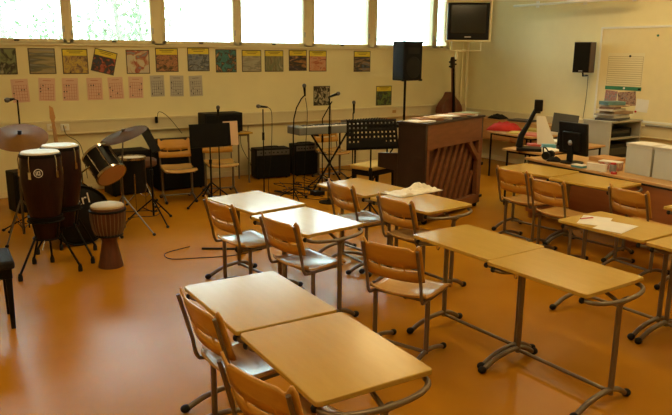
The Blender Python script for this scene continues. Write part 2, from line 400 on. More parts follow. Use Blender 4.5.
# ------------------------------------------------------------------ percussion
def drum_lugs(parent, r, z0, z1, n, m=CHROME, M=None):
    M = M or Matrix.Identity(4)
    for k in range(n):
        a = 2 * PI * k / n + .3; c, s_ = math.cos(a), math.sin(a)
        b = MB(); b.tube([M @ Vector((r * c, r * s_, z0)), M @ Vector((r * c, r * s_, z1))], .0045, 6)
        b.tube([M @ Vector(((r - .006) * c, (r - .006) * s_, (z0 * .35 + z1 * .65))), M @ Vector(((r - .006) * c, (r - .006) * s_, z0 * .65 + z1 * .35))], .009, 8)
        b.build('lug', m, parent)
def conga(x, y, label, feet, logo):
    t = thing('conga_drum', label, 'drum', (x, y, 0), 0, 'congas on stands')
    z0, H = .30, .765
    prof = [(.095, 0), (.105, .06), (.128, .2), (.155, .36), (.172, .5), (.172, .58), (.163, .68), (.155, .735), (.150, .735)]
    MB().lathe([(.08, 0)] + prof, Matrix.Translation((0, 0, z0)), 36).build('shell', BURG, t)
    MB().lathe([(.152, z0 + .725), (.168, z0 + .72), (.168, z0 + .745), (.156, z0 + .75), (.152, z0 + .725)], None, 36, False).build('hoop', BLACK, t)
    MB().lathe([(.158, z0 + .742), (.157, z0 + .758), (.150, z0 + H)], None, 36).build('head', SKIN, t)
    b = MB(); b.lathe([(.128, z0 + .16), (.14, z0 + .16), (.147, z0 + .20), (.136, z0 + .20)], None, 30); b.build('band', BLACK, t)
    for k in range(5):
        a = 2 * PI * k / 5 - 1.0; c, s_ = math.cos(a), math.sin(a)
        b = MB(); b.tube([(.172 * c, .172 * s_, z0 + .74), (.183 * c, .183 * s_, z0 + .70), (.181 * c, .181 * s_, z0 + .60)], .005, 6)
        b.box((.178 * c, .178 * s_, z0 + .58), (.018, .026, .06), Euler((0, 0, a))); b.build('lug', CHROME, t)
    if logo:
        M = align((-.052, -.165, z0 + .60), (-.3, -1, 0)); g = MB()
        for k in range(24):
            a = 2 * PI * k / 24; a2 = 2 * PI * (k + 1) / 24
            g.tube([M @ Vector((.034 * math.cos(a), .034 * math.sin(a), .0)), M @ Vector((.034 * math.cos(a2), .034 * math.sin(a2), 0))], .003, 5)
        for xx in (-.016, -.004, .013): g.box(M @ Vector((xx, 0, .001)), (.005, .004, .034), None)
        g.box(M @ Vector((.005, 0, .001)) + Vector((0, 0, .014)), (.02, .004, .005)); g.box(M @ Vector((.005, 0, .001)) - Vector((0, 0, .014)), (.02, .004, .005))
        g.build('badge', WHITE, t)
    s = thing('conga_stand', 'black folding stand under the ' + ('front' if logo else 'rear') + ' burgundy conga', 'stand', (x, y, 0), 0, 'conga stands')
    b = MB()
    for zz, rr in ((.30, .113), (.46, .147)):
        for k in range(24):
            a, a2 = 2 * PI * k / 24, 2 * PI * (k + 1) / 24
            b.tube([(rr * math.cos(a), rr * math.sin(a), zz), (rr * math.cos(a2), rr * math.sin(a2), zz)], .008, 6)
    for k in range(4):
        a = 2 * PI * k / 4 + .6; b.tube([(.113 * math.cos(a), .113 * math.sin(a), .30), (.147 * math.cos(a), .147 * math.sin(a), .46)], .008, 6)
    b.build('basket', BLACK, s)
    for fx, fy in feet:
        d = Vector((fx - x, fy - y, 0)); a = d.normalized() * .125
        l = MB().tube([(a.x, a.y, .34), (d.x, d.y, .05)], .010, 8).build('leg', BLACK, s)
        MB().tube([(d.x, d.y, .065), (d.x, d.y, .035), (d.x, d.y, .0)], [.012, .02, .019], 10).build('rubber_foot', RUBBER, l)
conga(.96, 6.2, 'tall burgundy conga in front with round white badge', [(.69, 6.0), (.87, 6.45), (1.02, 6.42), (1.18, 6.02)], True)
conga(1.19, 6.56, 'tall burgundy conga behind the one with the badge', [(1.33, 6.20), (1.17, 6.79), (.95, 6.75), (1.45, 6.62)], False)

t = thing('djembe', 'rope-tuned djembe with pale skin standing on the floor', 'drum', (1.45, 6.03, 0)); t.scale = (.93, .93, 1)
MB().lathe([(.118, 0), (.112, .03), (.09, .14), (.07, .235), (.078, .262), (.115, .30), (.142, .36), (.155, .44), (.158, .55), (.15, .56)], None, 32).build('shell', DJEM, t)
MB().lathe([(.156, .555), (.155, .568), (.14, .578), (.05, .58)], None, 32).build('head', mat('goat_skin', (.46, .34, .16), .6, var=.1), t)
for zz, rr in ((.525, .166), (.30, .124)):
    b = MB(); P = [(rr * math.cos(2 * PI * k / 32), rr * math.sin(2 * PI * k / 32), zz) for k in range(33)]; b.tube(P, .011, 6); b.build('rope_ring', BLACK, t)
b = MB()
for k in range(26):
    a = 2 * PI * k / 26; c, s_ = math.cos(a), math.sin(a)
    b.tube([(.165 * c, .165 * s_, .53), (.162 * c, .162 * s_, .44), (.149 * c, .149 * s_, .36), (.124 * c, .124 * s_, .30)], .0042, 5)
b.build('ropes', ROPE, t)

# drum kit
def text_mesh(s, size, depth, name, m, parent, M):
    c = bpy.data.curves.new(name, 'FONT'); c.body = s; c.size = size; c.extrude = depth; c.align_x = 'CENTER'; c.align_y = 'CENTER'
    tmp = bpy.data.objects.new('tmp', c); COL.objects.link(tmp); bpy.context.view_layer.update(); me = bpy.data.meshes.new_from_object(tmp.evaluated_get(bpy.context.evaluated_depsgraph_get())); bpy.data.objects.remove(tmp); bpy.data.curves.remove(c)
    me.materials.clear(); me.materials.append(m); me.transform(M); o = bpy.data.objects.new(name, me); COL.objects.link(o); o.parent = parent; return o
t = thing('bass_drum', 'black bass drum lying on its side behind the congas', 'drum', (1.38, 6.87, .305), R(4))
M = Matrix.Rotation(R(90), 4, 'X')    # local z -> -y
MB().lathe([(.285, -.40), (.29, -.39), (.29, -.01), (.285, 0)], M, 44).build('shell', TOLEX, t)
MB().lathe([(.286, -.005), (.304, -.005), (.304, .03), (.290, .03), (.286, -.005)], M, 44, False).build('hoop', BLACK, t, bevel=.003)
MB().lathe([(.286, -.40), (.304, -.40), (.304, -.43), (.290, -.43), (.286, -.40)], M, 44, False).build('hoop', BLACK, t, bevel=.003)
MB().lathe([(.288, .004), (.28, .010), (.01, .010)], M, 44).build('head', BLKPLA, t)
text_mesh('Pearl', .15, .001, 'lettering', WHITE, t, Matrix.Translation((-.04, -.0125, .145)) @ Matrix.Rotation(R(90), 4, 'X') @ Matrix.Rotation(R(10), 4, 'Z'))
for k in range(8):
    a = 2 * PI * k / 8 + .2; c, s_ = math.cos(a), math.sin(a)
    b = MB(); b.tube([(.31 * c, -.03, .31 * s_), (.31 * c, .12, .31 * s_)], .0045, 6); b.box((.297 * c, .13, .297 * s_), (.02, .05, .02)); b.build('lug', CHROME, t)
for s_ in (-1, 1):
    MB().tube([(s_ * .27, .1, -.05), (s_ * .38, -.03, -.29)], .007, 8).build('spur', CHROME, t)
b = MB(); b.tube([(.1, .18, .28), (.1, .18, .40), (.18, .14, .46)], .011, 8); b.build('tom_holder', CHROME, t)

axis = Vector((-.28, .70, .66)).normalized(); P0 = Vector((1.75, 7.0, .66))
t = thing('tom_drum', 'black tom drum tilted over bass drum showing amber head', 'drum', P0)
M = align((0, 0, 0), axis)
MB().lathe([(.148, 0), (.150, .01), (.150, .29), (.148, .30)], M, 36).build('shell', BLKPLA, t)
MB().lathe([(.146, -.005), (.163, -.005), (.163, .02), (.151, .02), (.146, -.005)], M, 36, False).build('hoop', CHROME, t)
MB().lathe([(.146, .305), (.163, .305), (.163, .28), (.151, .28), (.146, .305)], M, 36, False).build('hoop', CHROME, t)
MB().lathe([(.01, -.008), (.147, -.006), (.148, .004)], M, 36).build('bottom_head', AMBER, t)
MB().lathe([(.147, .302), (.01, .306)], M, 36).build('top_head', SKIN, t)
drum_lugs(t, .158, .0, .30, 8, M=M)

def tripod(parent, feet, h, m, r=.009, hub=.28):
    for fx, fy in feet:
        l = MB().tube([(0, 0, h), (fx, fy, .018)], r, 8).build('leg', m, parent)
        MB().ball((fx, fy, .016), .016, 8, (1.2, 1.2, 1)).build('rubber_foot', RUBBER, l)
        MB().tube([(0, 0, hub * .35), (fx * .45, fy * .45, h * .55 + .01)], r * .6, 6).build('strut', m, parent)
def tri(r, a0): return [(r * math.cos(R(a0 + 120 * k)), r * math.sin(R(a0 + 120 * k))) for k in range(3)]
def disc_cymbal(name, label, c, n, r, m, group='cymbals'):
    o = MB().lathe([(.008, .022), (.03, .020), (.05, .006), (r * .6, -.004), (r, -.016), (r, -.0175), (r * .6, -.006), (.05, .004), (.03, .017)], align((0, 0, 0), n), 48, False).build(name, m)
    o.location = c; return tag(o, label, 'cymbal', group)
disc_cymbal('cymbal', 'large worn bronze cymbal tilted at the left frame edge', (.975, 7.4, 1.065), (-.06, -.42, .9), .265, OLDBR)
t = thing('cymbal_stand', 'chrome stand carrying the large worn cymbal at left edge', 'stand', (.93, 7.42, 0), 0, 'cymbal stands')
MB().tube([(0, 0, .05), (.01, 0, .6), (.045, -.02, 1.08)], [.014, .012, .006], 10).build('pole', STANDM, t); MB().tube([(.043, -.02, 1.07), (.047, -.02, 1.12)], .02, 10).build('wing_nut', BLACK, t)
tripod(t, [(-.20, -.28), (-.10, .30), (.30, -.02)], .42, STANDM, .008)
disc_cymbal('cymbal', 'dark bronze cymbal tilted above the tom drum', (1.935, 7.15, 1.06), (-.34, -.05, .94), .255, BRONZE)
t = thing('cymbal_stand', 'chrome stand with splayed legs carrying the cymbal above tom', 'stand', (1.89, 7.15, 0), 0, 'cymbal stands')
MB().tube([(0, 0, .05), (.0, 0, .6), (.045, 0, 1.09)], [.013, .012, .006], 10).build('pole', STANDM, t); MB().tube([(.045, 0, 1.05), (.046, 0, 1.11)], .018, 10).build('wing_nut', STANDM, t)
tripod(t, [(.22, -.31), (-.10, -.24), (-.12, .3)], .40, STANDM, .008)
t = thing('floor_tom', 'black floor tom with white head standing behind the cymbal', 'drum', (2.25, 8.0, 0), 0)
MB().lathe([(.14, .26), (.148, .27), (.148, .66), (.14, .67)], None, 32).build('shell', BLKPLA, t); MB().lathe([(.147, .655), (.16, .655), (.16, .685), (.150, .685), (.147, .655)], None, 32, False).build('hoop', CHROME, t)
MB().lathe([(.149, .672), (.01, .675)], None, 32).build('head', SKIN, t)
for x, y in tri(.165, 20): MB().tube([(x, y, 0), (x, y, .5)], .006, 8).build('leg', CHROME, t)
t = thing('drum_throne', 'round brown padded stool behind the drum kit', 'stool', (2.50, 8.35, 0))
MB().lathe([(.13, .50), (.15, .52), (.15, .58), (.12, .60), (.02, .605)], None, 28).build('seat', mat('brown_vinyl', (.12, .055, .025), .5), t); MB().tube([(0, 0, .2), (0, 0, .5)], .014).build('pole', CHROME, t); tripod(t, tri(.24, 40), .3, CHROME)

t = thing('electric_guitar', 'electric guitar on stand behind congas with pale neck', 'guitar', (1.46, 7.95, 0), R(-10))
lean = Matrix.Translation((0, 0, .2)) @ Matrix.Rotation(R(-4), 4, 'Y') @ Matrix.Rotation(R(-8), 4, 'X') @ Matrix.Rotation(R(90), 4, 'X')
out = [(.0, .0), (.10, .01), (.165, .08), (.165, .16), (.12, .23), (.13, .31), (.15, .38), (.10, .39), (.05, .33), (-.05, .33), (-.12, .42), (-.15, .36), (-.12, .25), (-.165, .16), (-.165, .07), (-.10, .01)]
MB().prism(out, -.022, .022, lean).build('body', mat('guitar_red', (.25, .03, .02), .25, coat=.5), t, bevel=.008)
b = MB(); b.prism([(-.024, .28), (.024, .28), (.018, .95), (-.018, .95)], .022, .044, lean); b.build('neck', SHELFW, t)
MB().prism([(-.018, .95), (.018, .95), (.032, .98), (.022, 1.09), (-.014, 1.12), (-.028, .98)], .018, .034, lean).build('headstock', SHELFW, t)
b = MB()
for k in range(6): b.tube([lean @ Vector((-.015 + .006 * k, .08, .047)), lean @ Vector((-.013 + .0052 * k, .93, .047))], .0008, 4)
b.build('strings', CHROME, t)
t = thing('guitar_stand', 'black stand holding the electric guitar behind the congas', 'stand', (1.46, 8.03, 0))
b = MB(); b.tube([(0, .05, .02), (0, .0, .5)], .01); b.tube([(0, 0, .5), (-.09, -.13, .2), (-.20, -.24, .012)], .009); b.tube([(0, 0, .5), (.09, -.13, .2), (.20, -.24, .012)], .009); b.tube([(-.1, -.13, .19), (-.1, -.21, .17), (-.1, -.22, .2)], .008); b.tube([(.1, -.13, .19), (.1, -.21, .17), (.1, -.22, .2)], .008); b.build('frame', BLACK, t)

# ------------------------------------------------------------------ amps and boxes
def amp(name, label, cat, loc, w, d, h, rz=0, group=None, combo=True):
    t = thing(name, label, cat, loc, R(rz), group)
    MB().bb((-w / 2, -d / 2 + .012, .015), (w / 2, d / 2, h)).build('cabinet', TOLEX, t, bevel=.012)
    ph = .08 if combo else 0
    MB().bb((-w / 2 + .02, -d / 2, .035), (w / 2 - .02, -d / 2 + .013, h - .03 - ph)).build('grille', GRILLE, t, bevel=.003)
    if combo:
        p = MB().bb((-w / 2 + .02, -d / 2, h - .03 - ph + .01), (w / 2 - .02, -d / 2 + .012, h - .025)).build('control_panel', mat('panel_grey', (.10, .095, .085), .5), t)
        for k in range(7):
            x = -w * .36 + w * .72 * k / 6; MB().tube([(x, -d / 2 - .014, h - .06), (x, -d / 2 + .002, h - .06)], .011, 10).build('knob', BLKPLA, p)
        MB().tube(catmull([(-.11, 0, h), (-.10, 0, h + .018), (.10, 0, h + .018), (.11, 0, h)], 4), .008, 8).build('handle', RUBBER, t)
    for sx in (-1, 1):
        for sy in (-1, 1): MB().tube([(sx * (w / 2 - .05), sy * (d / 2 - .05), 0), (sx * (w / 2 - .05), sy * (d / 2 - .05), .016)], .018, 8).build('rubber_foot', RUBBER, t)
    return t
amp('guitar_amplifier', 'wide black combo amplifier with metallic panel, left of the pair', 'amplifier', (4.76, 9.30, 0), .56, .27, .47, -8, 'combo amplifiers by the back wall')
amp('guitar_amplifier', 'narrower black combo amplifier, right of the pair by back wall', 'amplifier', (5.34, 9.28, 0), .40, .27, .50, -6, 'combo amplifiers by the back wall')
amp('speaker_cabinet', 'big black speaker cabinet behind chair at back wall', 'speaker', (3.24, 9.22, 0), .66, .36, .70, 0, combo=False)
amp('speaker_cabinet', 'black speaker cabinet half hidden behind drum kit', 'speaker', (2.52, 9.2, 0), .56, .36, .60, 4, combo=False)
amp('speaker_cabinet', 'small black box standing behind the front conga at left', 'speaker', (1.08, 8.75, 0), .17, .28, .50, 12, combo=False)
amp('amplifier_head', 'black amplifier head standing on small wooden table', 'amplifier', (3.90, 9.2, .76), .58, .30, .29, 0, combo=False)
def small_table(name, label, loc, w, d, h, m, rz=0, leg=METAL, cat='table', th=.025):
    t = thing(name, label, cat, loc, R(rz)); MB().box((0, 0, h - th / 2), (w, d, th)).build('tabletop', m, t, bevel=.004)
    for sx in (-1, 1):
        for sy in (-1, 1):
            MB().tube([(sx * (w / 2 - .05), sy * (d / 2 - .05), 0), (sx * (w / 2 - .05), sy * (d / 2 - .05), h - th)], .014, 8).build('leg', leg, t)
    b = MB(); b.box((0, 0, h - th - .015), (w - .1, d - .1, .03)); b.build('apron', leg, t); return t
small_table('side_table', 'small wooden table under the amplifier head', (3.93, 9.25, 0), .80, .46, .76, BIRCH)
# PA speaker on tripod
t = thing('loudspeaker', 'large black loudspeaker raised on a pole behind the piano', 'speaker', (6.36, 8.02, 1.52), R(8))
MB().prism([(-.19, -.14), (.19, -.14), (.15, .13), (-.15, .13)], 0, .56).build('cabinet', TOLEX, t, bevel=.012)
g = MB().bb((-.18, -.152, .015), (.18, -.140, .545)).build('grille', GRILLE, t, bevel=.003)
MB().lathe([(.155, 0), (.15, .004), (.12, .004)], Matrix.Translation((0, -.152, .19)) @ Matrix.Rotation(R(90), 4, 'X'), 32).build('woofer_ring', BLKPLA, g)
MB().box((0, -.154, .43), (.24, .006, .09)).build('horn', RUBBER, g)
b = MB()
for x in (-.183, .183):
    for z in (.008, .552): b.box((x, -.13, z), (.03, .045, .03))
b.build('corner_protector', BLKPLA, t)
t = thing('speaker_stand', 'black tripod pole under the raised loudspeaker', 'stand', (6.37, 8.04, 0)); MB().tube([(0, 0, .08), (0, 0, 1.52)], .018).build('pole', BLACK, t); MB().tube([(0, 0, .78), (0, 0, .86)], .03).build('collar', BLACK, t); tripod(t, tri(.45, 30), .75, BLACK, .012)

# ------------------------------------------------------------------ music stands
def music_stand(label, x, y, base, h, w, dh, rz, tilt, perf, feet, group='music stands'):
    t = thing('music_stand', label, 'music stand', (x, y, 0), 0, group)
    MB().tube([(0, 0, .06), (0, 0, h * .62)], .0125).build('pole', BLACK, t); MB().tube([(0, 0, h * .55), (0, 0, h)], .009).build('inner_pole', BLACK, t); MB().tube([(0, 0, h * .58), (0, 0, h * .64)], .02).build('clamp', BLKPLA, t)
    tripod(t, feet, .26, BLACK, .009)
    M = Matrix.Translation((0, -.02, h)) @ Matrix.Rotation(R(rz), 4, 'Z') @ Matrix.Rotation(R(tilt), 4, 'X')   # local x wide, z up
    b = MB()
    if perf:
        nx, nz = 25, 13
        def st(t_, n):
            i = int(round(t_ * n)); return (i // 2 + (i % 2) * .62) / ((n - 1) / 2 + .62)
        def f(u, v): return M @ Vector(((st(u, 25) - .5) * w * (1 + .06 * (0.5 - v)), 0, (st(v, 13) - .5) * dh))
        holes = lambda i, j: (i % 2 == 1) and (j % 2 == 1) and j > 2 and 0 < i < 24 and (j > 4 or i < 6 or i > 18)
        b.grid(f, nx, nz, skip=holes)
        b.build('desk_plate', BLACK, t, solid=.003)
    else:
        b.box(M @ Vector((0, 0, 0)), (w, .004, dh), M.to_3x3().to_4x4()); b.build('desk_plate', BLACK, t)
    MB().box(M @ Vector((0, -.03, -dh / 2 + .003)), (w, .06, .005), M.to_3x3().to_4x4()).build('ledge', BLACK, t)
    return M
music_stand('black music stand with perforated plate in front of piano stool', 4.32, 6.02, None, 1.04, .60, .33, -14, -10, True, tri(.26, 50))
M = music_stand('black music stand with solid plate holding a cream folder', 3.28, 8.10, None, .87, .56, .30, 2, -6, False, [(-.42, -.26), (.3, .12), (.02, .34)])
o = MB().box((.29, .016, .012), (.20, .008, .31)).build('folder', mat('cream_card', (.66, .46, .30), .7)); o.location = (3.28, 8.08, .87); o.rotation_euler = (R(-6), 0, 0)
o = tag(o, 'cream card folder standing beside the solid music stand plate', 'folder')
music_stand('black music stand seen side-on between drum kit and chair', 2.32, 7.50, None, .93, .24, .30, 50, -28, False, [(-.24, .16), (.22, .06), (.02, -.42)])
# ------------------------------------------------------------------ microphones
def mic(label, p, d, l=.17):
    o = thing('microphone', label, 'microphone', p, 0, 'microphones on stands'); M = align((0, 0, 0), d)
    MB().lathe([(.009, 0), (.012, .02), (.017, l - .05), (.019, l - .045)], M, 14).build('body', BLACK, o)
    MB().lathe([(.019, l - .045), (.025, l - .035), (.026, l - .02), (.019, l - .003), (.004, l + .003)], M, 14).build('grille_ball', mat('mic_mesh', (.12, .12, .12), .5, metal=.6, scale=200, var=.4), o)
def mic_stand(label, x, y, pts, base='tripod', a0=0, r=.26):
    t = thing('microphone_stand', label, 'microphone stand', (x, y, 0), 0, 'microphone stands')
    MB().tube([(0, 0, .03)] + [(a - x, b_ - y, c) for a, b_, c in pts], .0085, 8).build('pole', BLACK, t)
    MB().tube([(0, 0, pts[0][2] * .7 - .05), (0, 0, pts[0][2] * .7 + .05)], .017, 8).build('clutch', BLACK, t)
    if base == 'tripod': tripod(t, tri(r, a0), .16, BLACK, .007, .2)
    else: MB().lathe([(.13, 0), (.13, .012), (.03, .022), (.015, .04)], None, 28).build('base', BLACK, t)
    return t
mic_stand('straight black microphone stand in front of the left combo amplifier', 3.99, 8.0, [(3.99, 8.0, 1.18)], 'round')
mic('black microphone lying level above the wide combo amplifier', (4.06, 8.0, 1.205), (-1, -.1, .12))
mic_stand('black microphone stand with gooseneck curving up right', 4.22, 7.6, [(4.22, 7.6, .95), (4.23, 7.6, 1.08), (4.27, 7.6, 1.22), (4.34, 7.6, 1.33), (4.385, 7.6, 1.37)], 'tripod', 20)
mic('grey microphone pointing up on the gooseneck stand', (4.395, 7.6, 1.36), (-.08, 0, 1), .16)
mic_stand('black microphone stand before the keyboard, microphone pointing right', 4.58, 7.3, [(4.58, 7.3, 1.35)], 'round')
mic('black microphone pointing right above the keyboard', (4.56, 7.3, 1.36), (1, -.1, .32))
mic_stand('black microphone stand behind the perforated music stand', 5.43, 8.02, [(5.43, 8.02, 1.08)], 'tripod', 10)
mic('black microphone standing upright above the perforated music stand', (5.43, 8.0, 1.07), (-.05, -.05, 1), .18)
t = mic_stand('black boom stand with slanting arm behind the keyboard', 5.12, 8.35, [(5.12, 8.35, .98), (5.28, 8.35, 1.22)], 'tripod', 70)
mic_stand('black microphone stand right behind the solid music stand', 3.46, 8.24, [(3.46, 8.24, 1.08)], 'round')
mic('silver microphone upright above the solid music stand', (3.46, 8.24, 1.08), (-.02, -.12, 1), .15)
mic_stand('thin overhead microphone stand rising through the left cymbal', 1.03, 7.75, [(1.03, 7.75, 1.40), (.97, 7.72, 1.415)], 'tripod', 40)
mic('small black overhead microphone above the left cymbal', (1.00, 7.73, 1.415), (-1, -.3, -.15), .10)
# cables hanging from mics / on the floor
def cable(label, pts, r=.004, n=8):
    P = catmull([(x, y, max(z, r)) for x, y, z in pts], n); o = MB().tube(P, r, 6).build('cable', RUBBER); return tag(o, label, 'cable', 'black audio cables')
cable('black cable hanging from microphone before the wide combo amplifier', [(4.07, 8.0, 1.2), (4.13, 8.02, 1.1), (4.12, 8.03, .6), (4.08, 8.05, .1), (4.2, 8.1, 0), (4.5, 8.3, 0), (4.7, 8.9, 0)])
cable('black cable hanging from the gooseneck microphone', [(4.4, 7.6, 1.34), (4.44, 7.62, 1.1), (4.42, 7.65, .5), (4.45, 7.7, 0), (4.7, 7.9, 0), (4.9, 8.5, 0)])
cable('black cable hanging down from microphone above the keyboard', [(4.57, 7.31, 1.35), (4.66, 7.4, 1.2), (4.7, 7.45, .5), (4.68, 7.5, 0), (4.9, 7.7, 0), (5.2, 8.2, 0)])
cable('black cable loop on the floor left of second desk pair', [(2.28, 6.25, 0), (2.0, 6.15, 0), (1.98, 5.95, 0), (2.2, 5.85, 0), (2.6, 5.75, 0), (3.2, 5.9, 0)])
o = MB().tube([(2.35, 6.1, .012), (2.85, 5.78, .012)], .011, 8).build('cable_plug_stick', RUBBER); tag(o, 'black rod lying on floor beside the cable loop', 'rod')
o = MB().ball((0, 0, .04), .05, 12, (1, 1, .8)).build('foot_pedal_knob', RUBBER); o.location = (2.62, 5.80, 0); tag(o, 'round black knob on floor behind the second left chair', 'knob')
random.seed(3)
for k in range(9):
    x, y = 4.1 + random.random() * 1.2, 7.7 + random.random() * 1.0; P = []
    for j in range(7): P.append((x, y, 0.004)); x += random.uniform(-.35, .4); y += random.uniform(-.35, .35)
    cable('black cable tangled on the floor before the amplifiers', P, .0045)
cable('thin black cable from chair seat down to the floor near drum stands', [(2.0, 7.5, 0), (2.15, 7.75, 0), (2.4, 7.7, 0), (2.5, 7.95, 0), (2.1, 8.1, 0)])
cable('black cable from wall socket arching over the trunking', [(3.09, 9.60, .95), (3.12, 9.58, 1.06), (3.25, 9.57, .98), (3.4, 9.45, .75)])
for k, (x, l) in enumerate(((4.36, 'left'), (4.48, 'right'))): cable('black cable hanging down the back wall, %s of two beside small table' % l, [(x, 9.5, .80), (x + .02, 9.55, .5), (x + .15, 9.5, .2), (x + .2, 9.45, 0)])
cable('cable dropping from neck socket behind the guitar', [(1.81, 9.6, .93), (1.84, 9.58, .8), (2.0, 9.55, .65), (2.05, 9.5, .2)])
b = MB(); b.bb((4.62, 7.72, 0), (4.78, 7.86, .06)); o = b.build('effects_pedal', BLKPLA, bevel=.008); tag(o, 'small black effects pedal among the floor cables', 'pedal')

# ------------------------------------------------------------------ keyboards
def xstand(label, x, y, rz, h=.80, w=.36):
    t = thing('keyboard_stand', label, 'keyboard stand', (x, y, 0), R(rz), 'keyboard stands')
    for s_ in (-1, 1):
        MB().tube([(s_ * w, .03 * s_, .02), (-s_ * w, .03 * s_, h - .02)], .014, 8).build('crossed_tube', BLACK, t)
        MB().tube([(s_ * w, -.20, .02), (s_ * w, .20, .02)], .014, 8).build('foot', BLACK, t); MB().tube([(s_ * w, -.16, h - .02), (s_ * w, .16, h - .02)], .014, 8).build('support_arm', BLACK, t)
xstand('black crossed stand under the silver keyboard', 5.02, 8.0, 0, .83, .28)
t = thing('electronic_keyboard', 'silver grey electronic keyboard on a crossed black stand', 'keyboard', (5.02, 8.04, .83), R(0))
MB().box((0, 0, .042), (1.12, .34, .105)).build('case', SILVER, t, bevel=.012)
b = MB()
for k in range(36): b.box((-.46 + .0262 * k, -.095, .097), (.0246, .14, .014))
b.build('white_keys', KEYW, t)
b = MB()
for k in range(36):
    if k % 7 not in (2, 6): b.box((-.447 + .0262 * k, -.065, .106), (.013, .08, .012))
b.build('black_keys', BLKPLA, t)
MB().box((0, .08, .093), (.3, .08, .008)).build('display_panel', SCREEN, t)
small_table('equipment_table', 'dark table right of keyboard holding flat mixer', (6.32, 8.78, 0), 1.1, .5, .80, BLKPLA, 4, BLACK)
t = thing('mixing_desk', 'flat dark mixing desk lying on table behind piano', 'mixer', (6.18, 8.75, .80), R(4)); MB().box((0, 0, .04), (.75, .36, .08)).build('case', SILVER, t, bevel=.01)
b = MB()
for i in range(12):
    for j in range(5): b.tube([(-.32 + .058 * i, -.12 + .055 * j, .08), (-.32 + .058 * i, -.12 + .055 * j, .095)], .008, 6)
b.build('knobs', BLKPLA, t)

# ------------------------------------------------------------------ piano
t = thing('upright_piano', 'upright piano turned so its slatted red-brown back faces the room', 'piano', (4.82, 5.69, 0), R(19.2))
Wp, Dp, Hp = 1.40, .36, 1.14           # local x along back, y toward the player; back face at y=0
MB().bb((-.0, 0, .05), (.05, Dp, Hp)).build('side_panel', PIANOD, t, bevel=.004); MB().bb((Wp - .05, 0, .05), (Wp, Dp, Hp)).build('side_panel', PIANOD, t, bevel=.004)
for x in (0, Wp - .05): MB().prism([(Dp, .05), (Dp + .02, .05), (Dp + .05, .6), (Dp + .27, .62), (Dp + .27, .78), (Dp, .80)], x, x + .05, Matrix(((0, 0, 1, 0), (1, 0, 0, 0), (0, 1, 0, 0), (0, 0, 0, 1)))).build('cheek', PIANOD, t)
MB().bb((.05, Dp - .03, .08), (Wp - .05, Dp, Hp)).build('front_panel', PIANOD, t)
MB().bb((.05, Dp, .62), (Wp - .05, Dp + .25, .68)).build('keybed', PIANOD, t)
b = MB()
for k in range(52): b.box((.09 + (Wp - .18) * k / 51, Dp + .17, .69), (.0215, .15, .02))
b.build('keys', KEYW, t)
MB().bb((-.02, -.015, Hp), (Wp + .02, Dp + .015, Hp + .025)).build('lid', PIANOD, t, bevel=.004)
b = MB(); b.bb((.04, -.004, .86), (Wp - .04, .03, Hp)); b.bb((.04, .0, .08), (.10, .06, .88)); b.bb((Wp - .10, -.002, .08), (Wp - .0, .06, .88)); b.bb((.04, -.002, .06), (Wp - .04, .06, .17)); b.build('back_frame', PIANOB, t, bevel=.003)
MB().bb((.05, .08, .1), (Wp - .05, .10, .9)).build('sound_board', mat('dark_sound_board', (.09, .032, .012), .5, var=.15), t)
b = MB()
for k in range(8):
    x0 = .08 + .15 * k; x1 = x0 + .34; z0, z1 = .15, .87
    if x1 > Wp - .12: z1 = .15 + .72 * (Wp - .12 - x0) / .34; x1 = Wp - .12
    d = Vector((x1 - x0, 0, z1 - z0)); a = math.atan2(d.x, d.z)
    b.box(((x0 + x1) / 2, .065, (z0 + z1) / 2), (.062, .03, d.length), Euler((0, a, 0)))
b.build('soundboard_ribs', PIANOB, t, bevel=.003)
d = Vector((.22, 0, -.20)); MB().box((Wp - .22, .02, .75), (.34, .05, .07), Euler((0, math.atan2(.2, .22), 0))).build('corner_brace', PIANOB, t, bevel=.003)
for x in (.1, Wp - .06):
    for y in (.04, Dp - .04):
        b = MB(); b.tube([(x - .012, y, .035), (x + .012, y, .035)], .035, 16); b.box((x, y, .06), (.05, .05, .03)); b.build('castor', BLACK, t)
b = MB(); b.box((Wp + .02, .01, .55), (.05, .03, .035)); b.box((Wp + .02, .01, .13), (.08, .03, .03)); b.build('bracket', BLACK, t)
# music papers on the piano lid
random.seed(5)
pm = [PAPER, mat('old_paper', (.55, .38, .22), .7, var=.1), mat('brown_card', (.40, .20, .10), .7, var=.1), PAPER, mat('green_sheet', (.30, .35, .2), .7)]
ca, sa = math.cos(R(19.2)), math.sin(R(19.2)); zz = Hp + .0255
for k, (lx_, ly_, w, h, rz, th) in enumerate([(.14, .17, .30, .22, 5, .006), (.36, .20, .30, .23, -12, .012), (.40, .14, .26, .2, 20, .006), (.60, .2, .22, .3, 60, .010), (.66, .14, .30, .22, 4, .004), (.92, .2, .24, .3, 80, .014), (.98, .12, .3, .22, -8, .005), (1.2, .19, .22, .30, 70, .012), (1.22, .15, .3, .21, 12, .005)]):
    z = zz + (.0262 if k in (2, 4, 6, 8) else 0)
    flat('music_score', 'sheet music lying on the piano lid, %s' % ('first at the left end', 'brown one left of middle', 'small one on top of the brown one', 'thick pale one at middle', 'loose white sheet over the middle', 'thick booklet right of middle', 'thin one atop the thick booklet', 'thick one at right end', 'greenish topmost sheet at the right end')[k], 'sheet music', (4.82 + lx_ * ca - ly_ * sa, 5.69 + lx_ * sa + ly_ * ca, z), w, h, rz, [pm[0], pm[2], pm[1], pm[0], pm[3], pm[1], pm[2], pm[0], pm[4]][k], 'sheet music on the piano', th * 1.8)
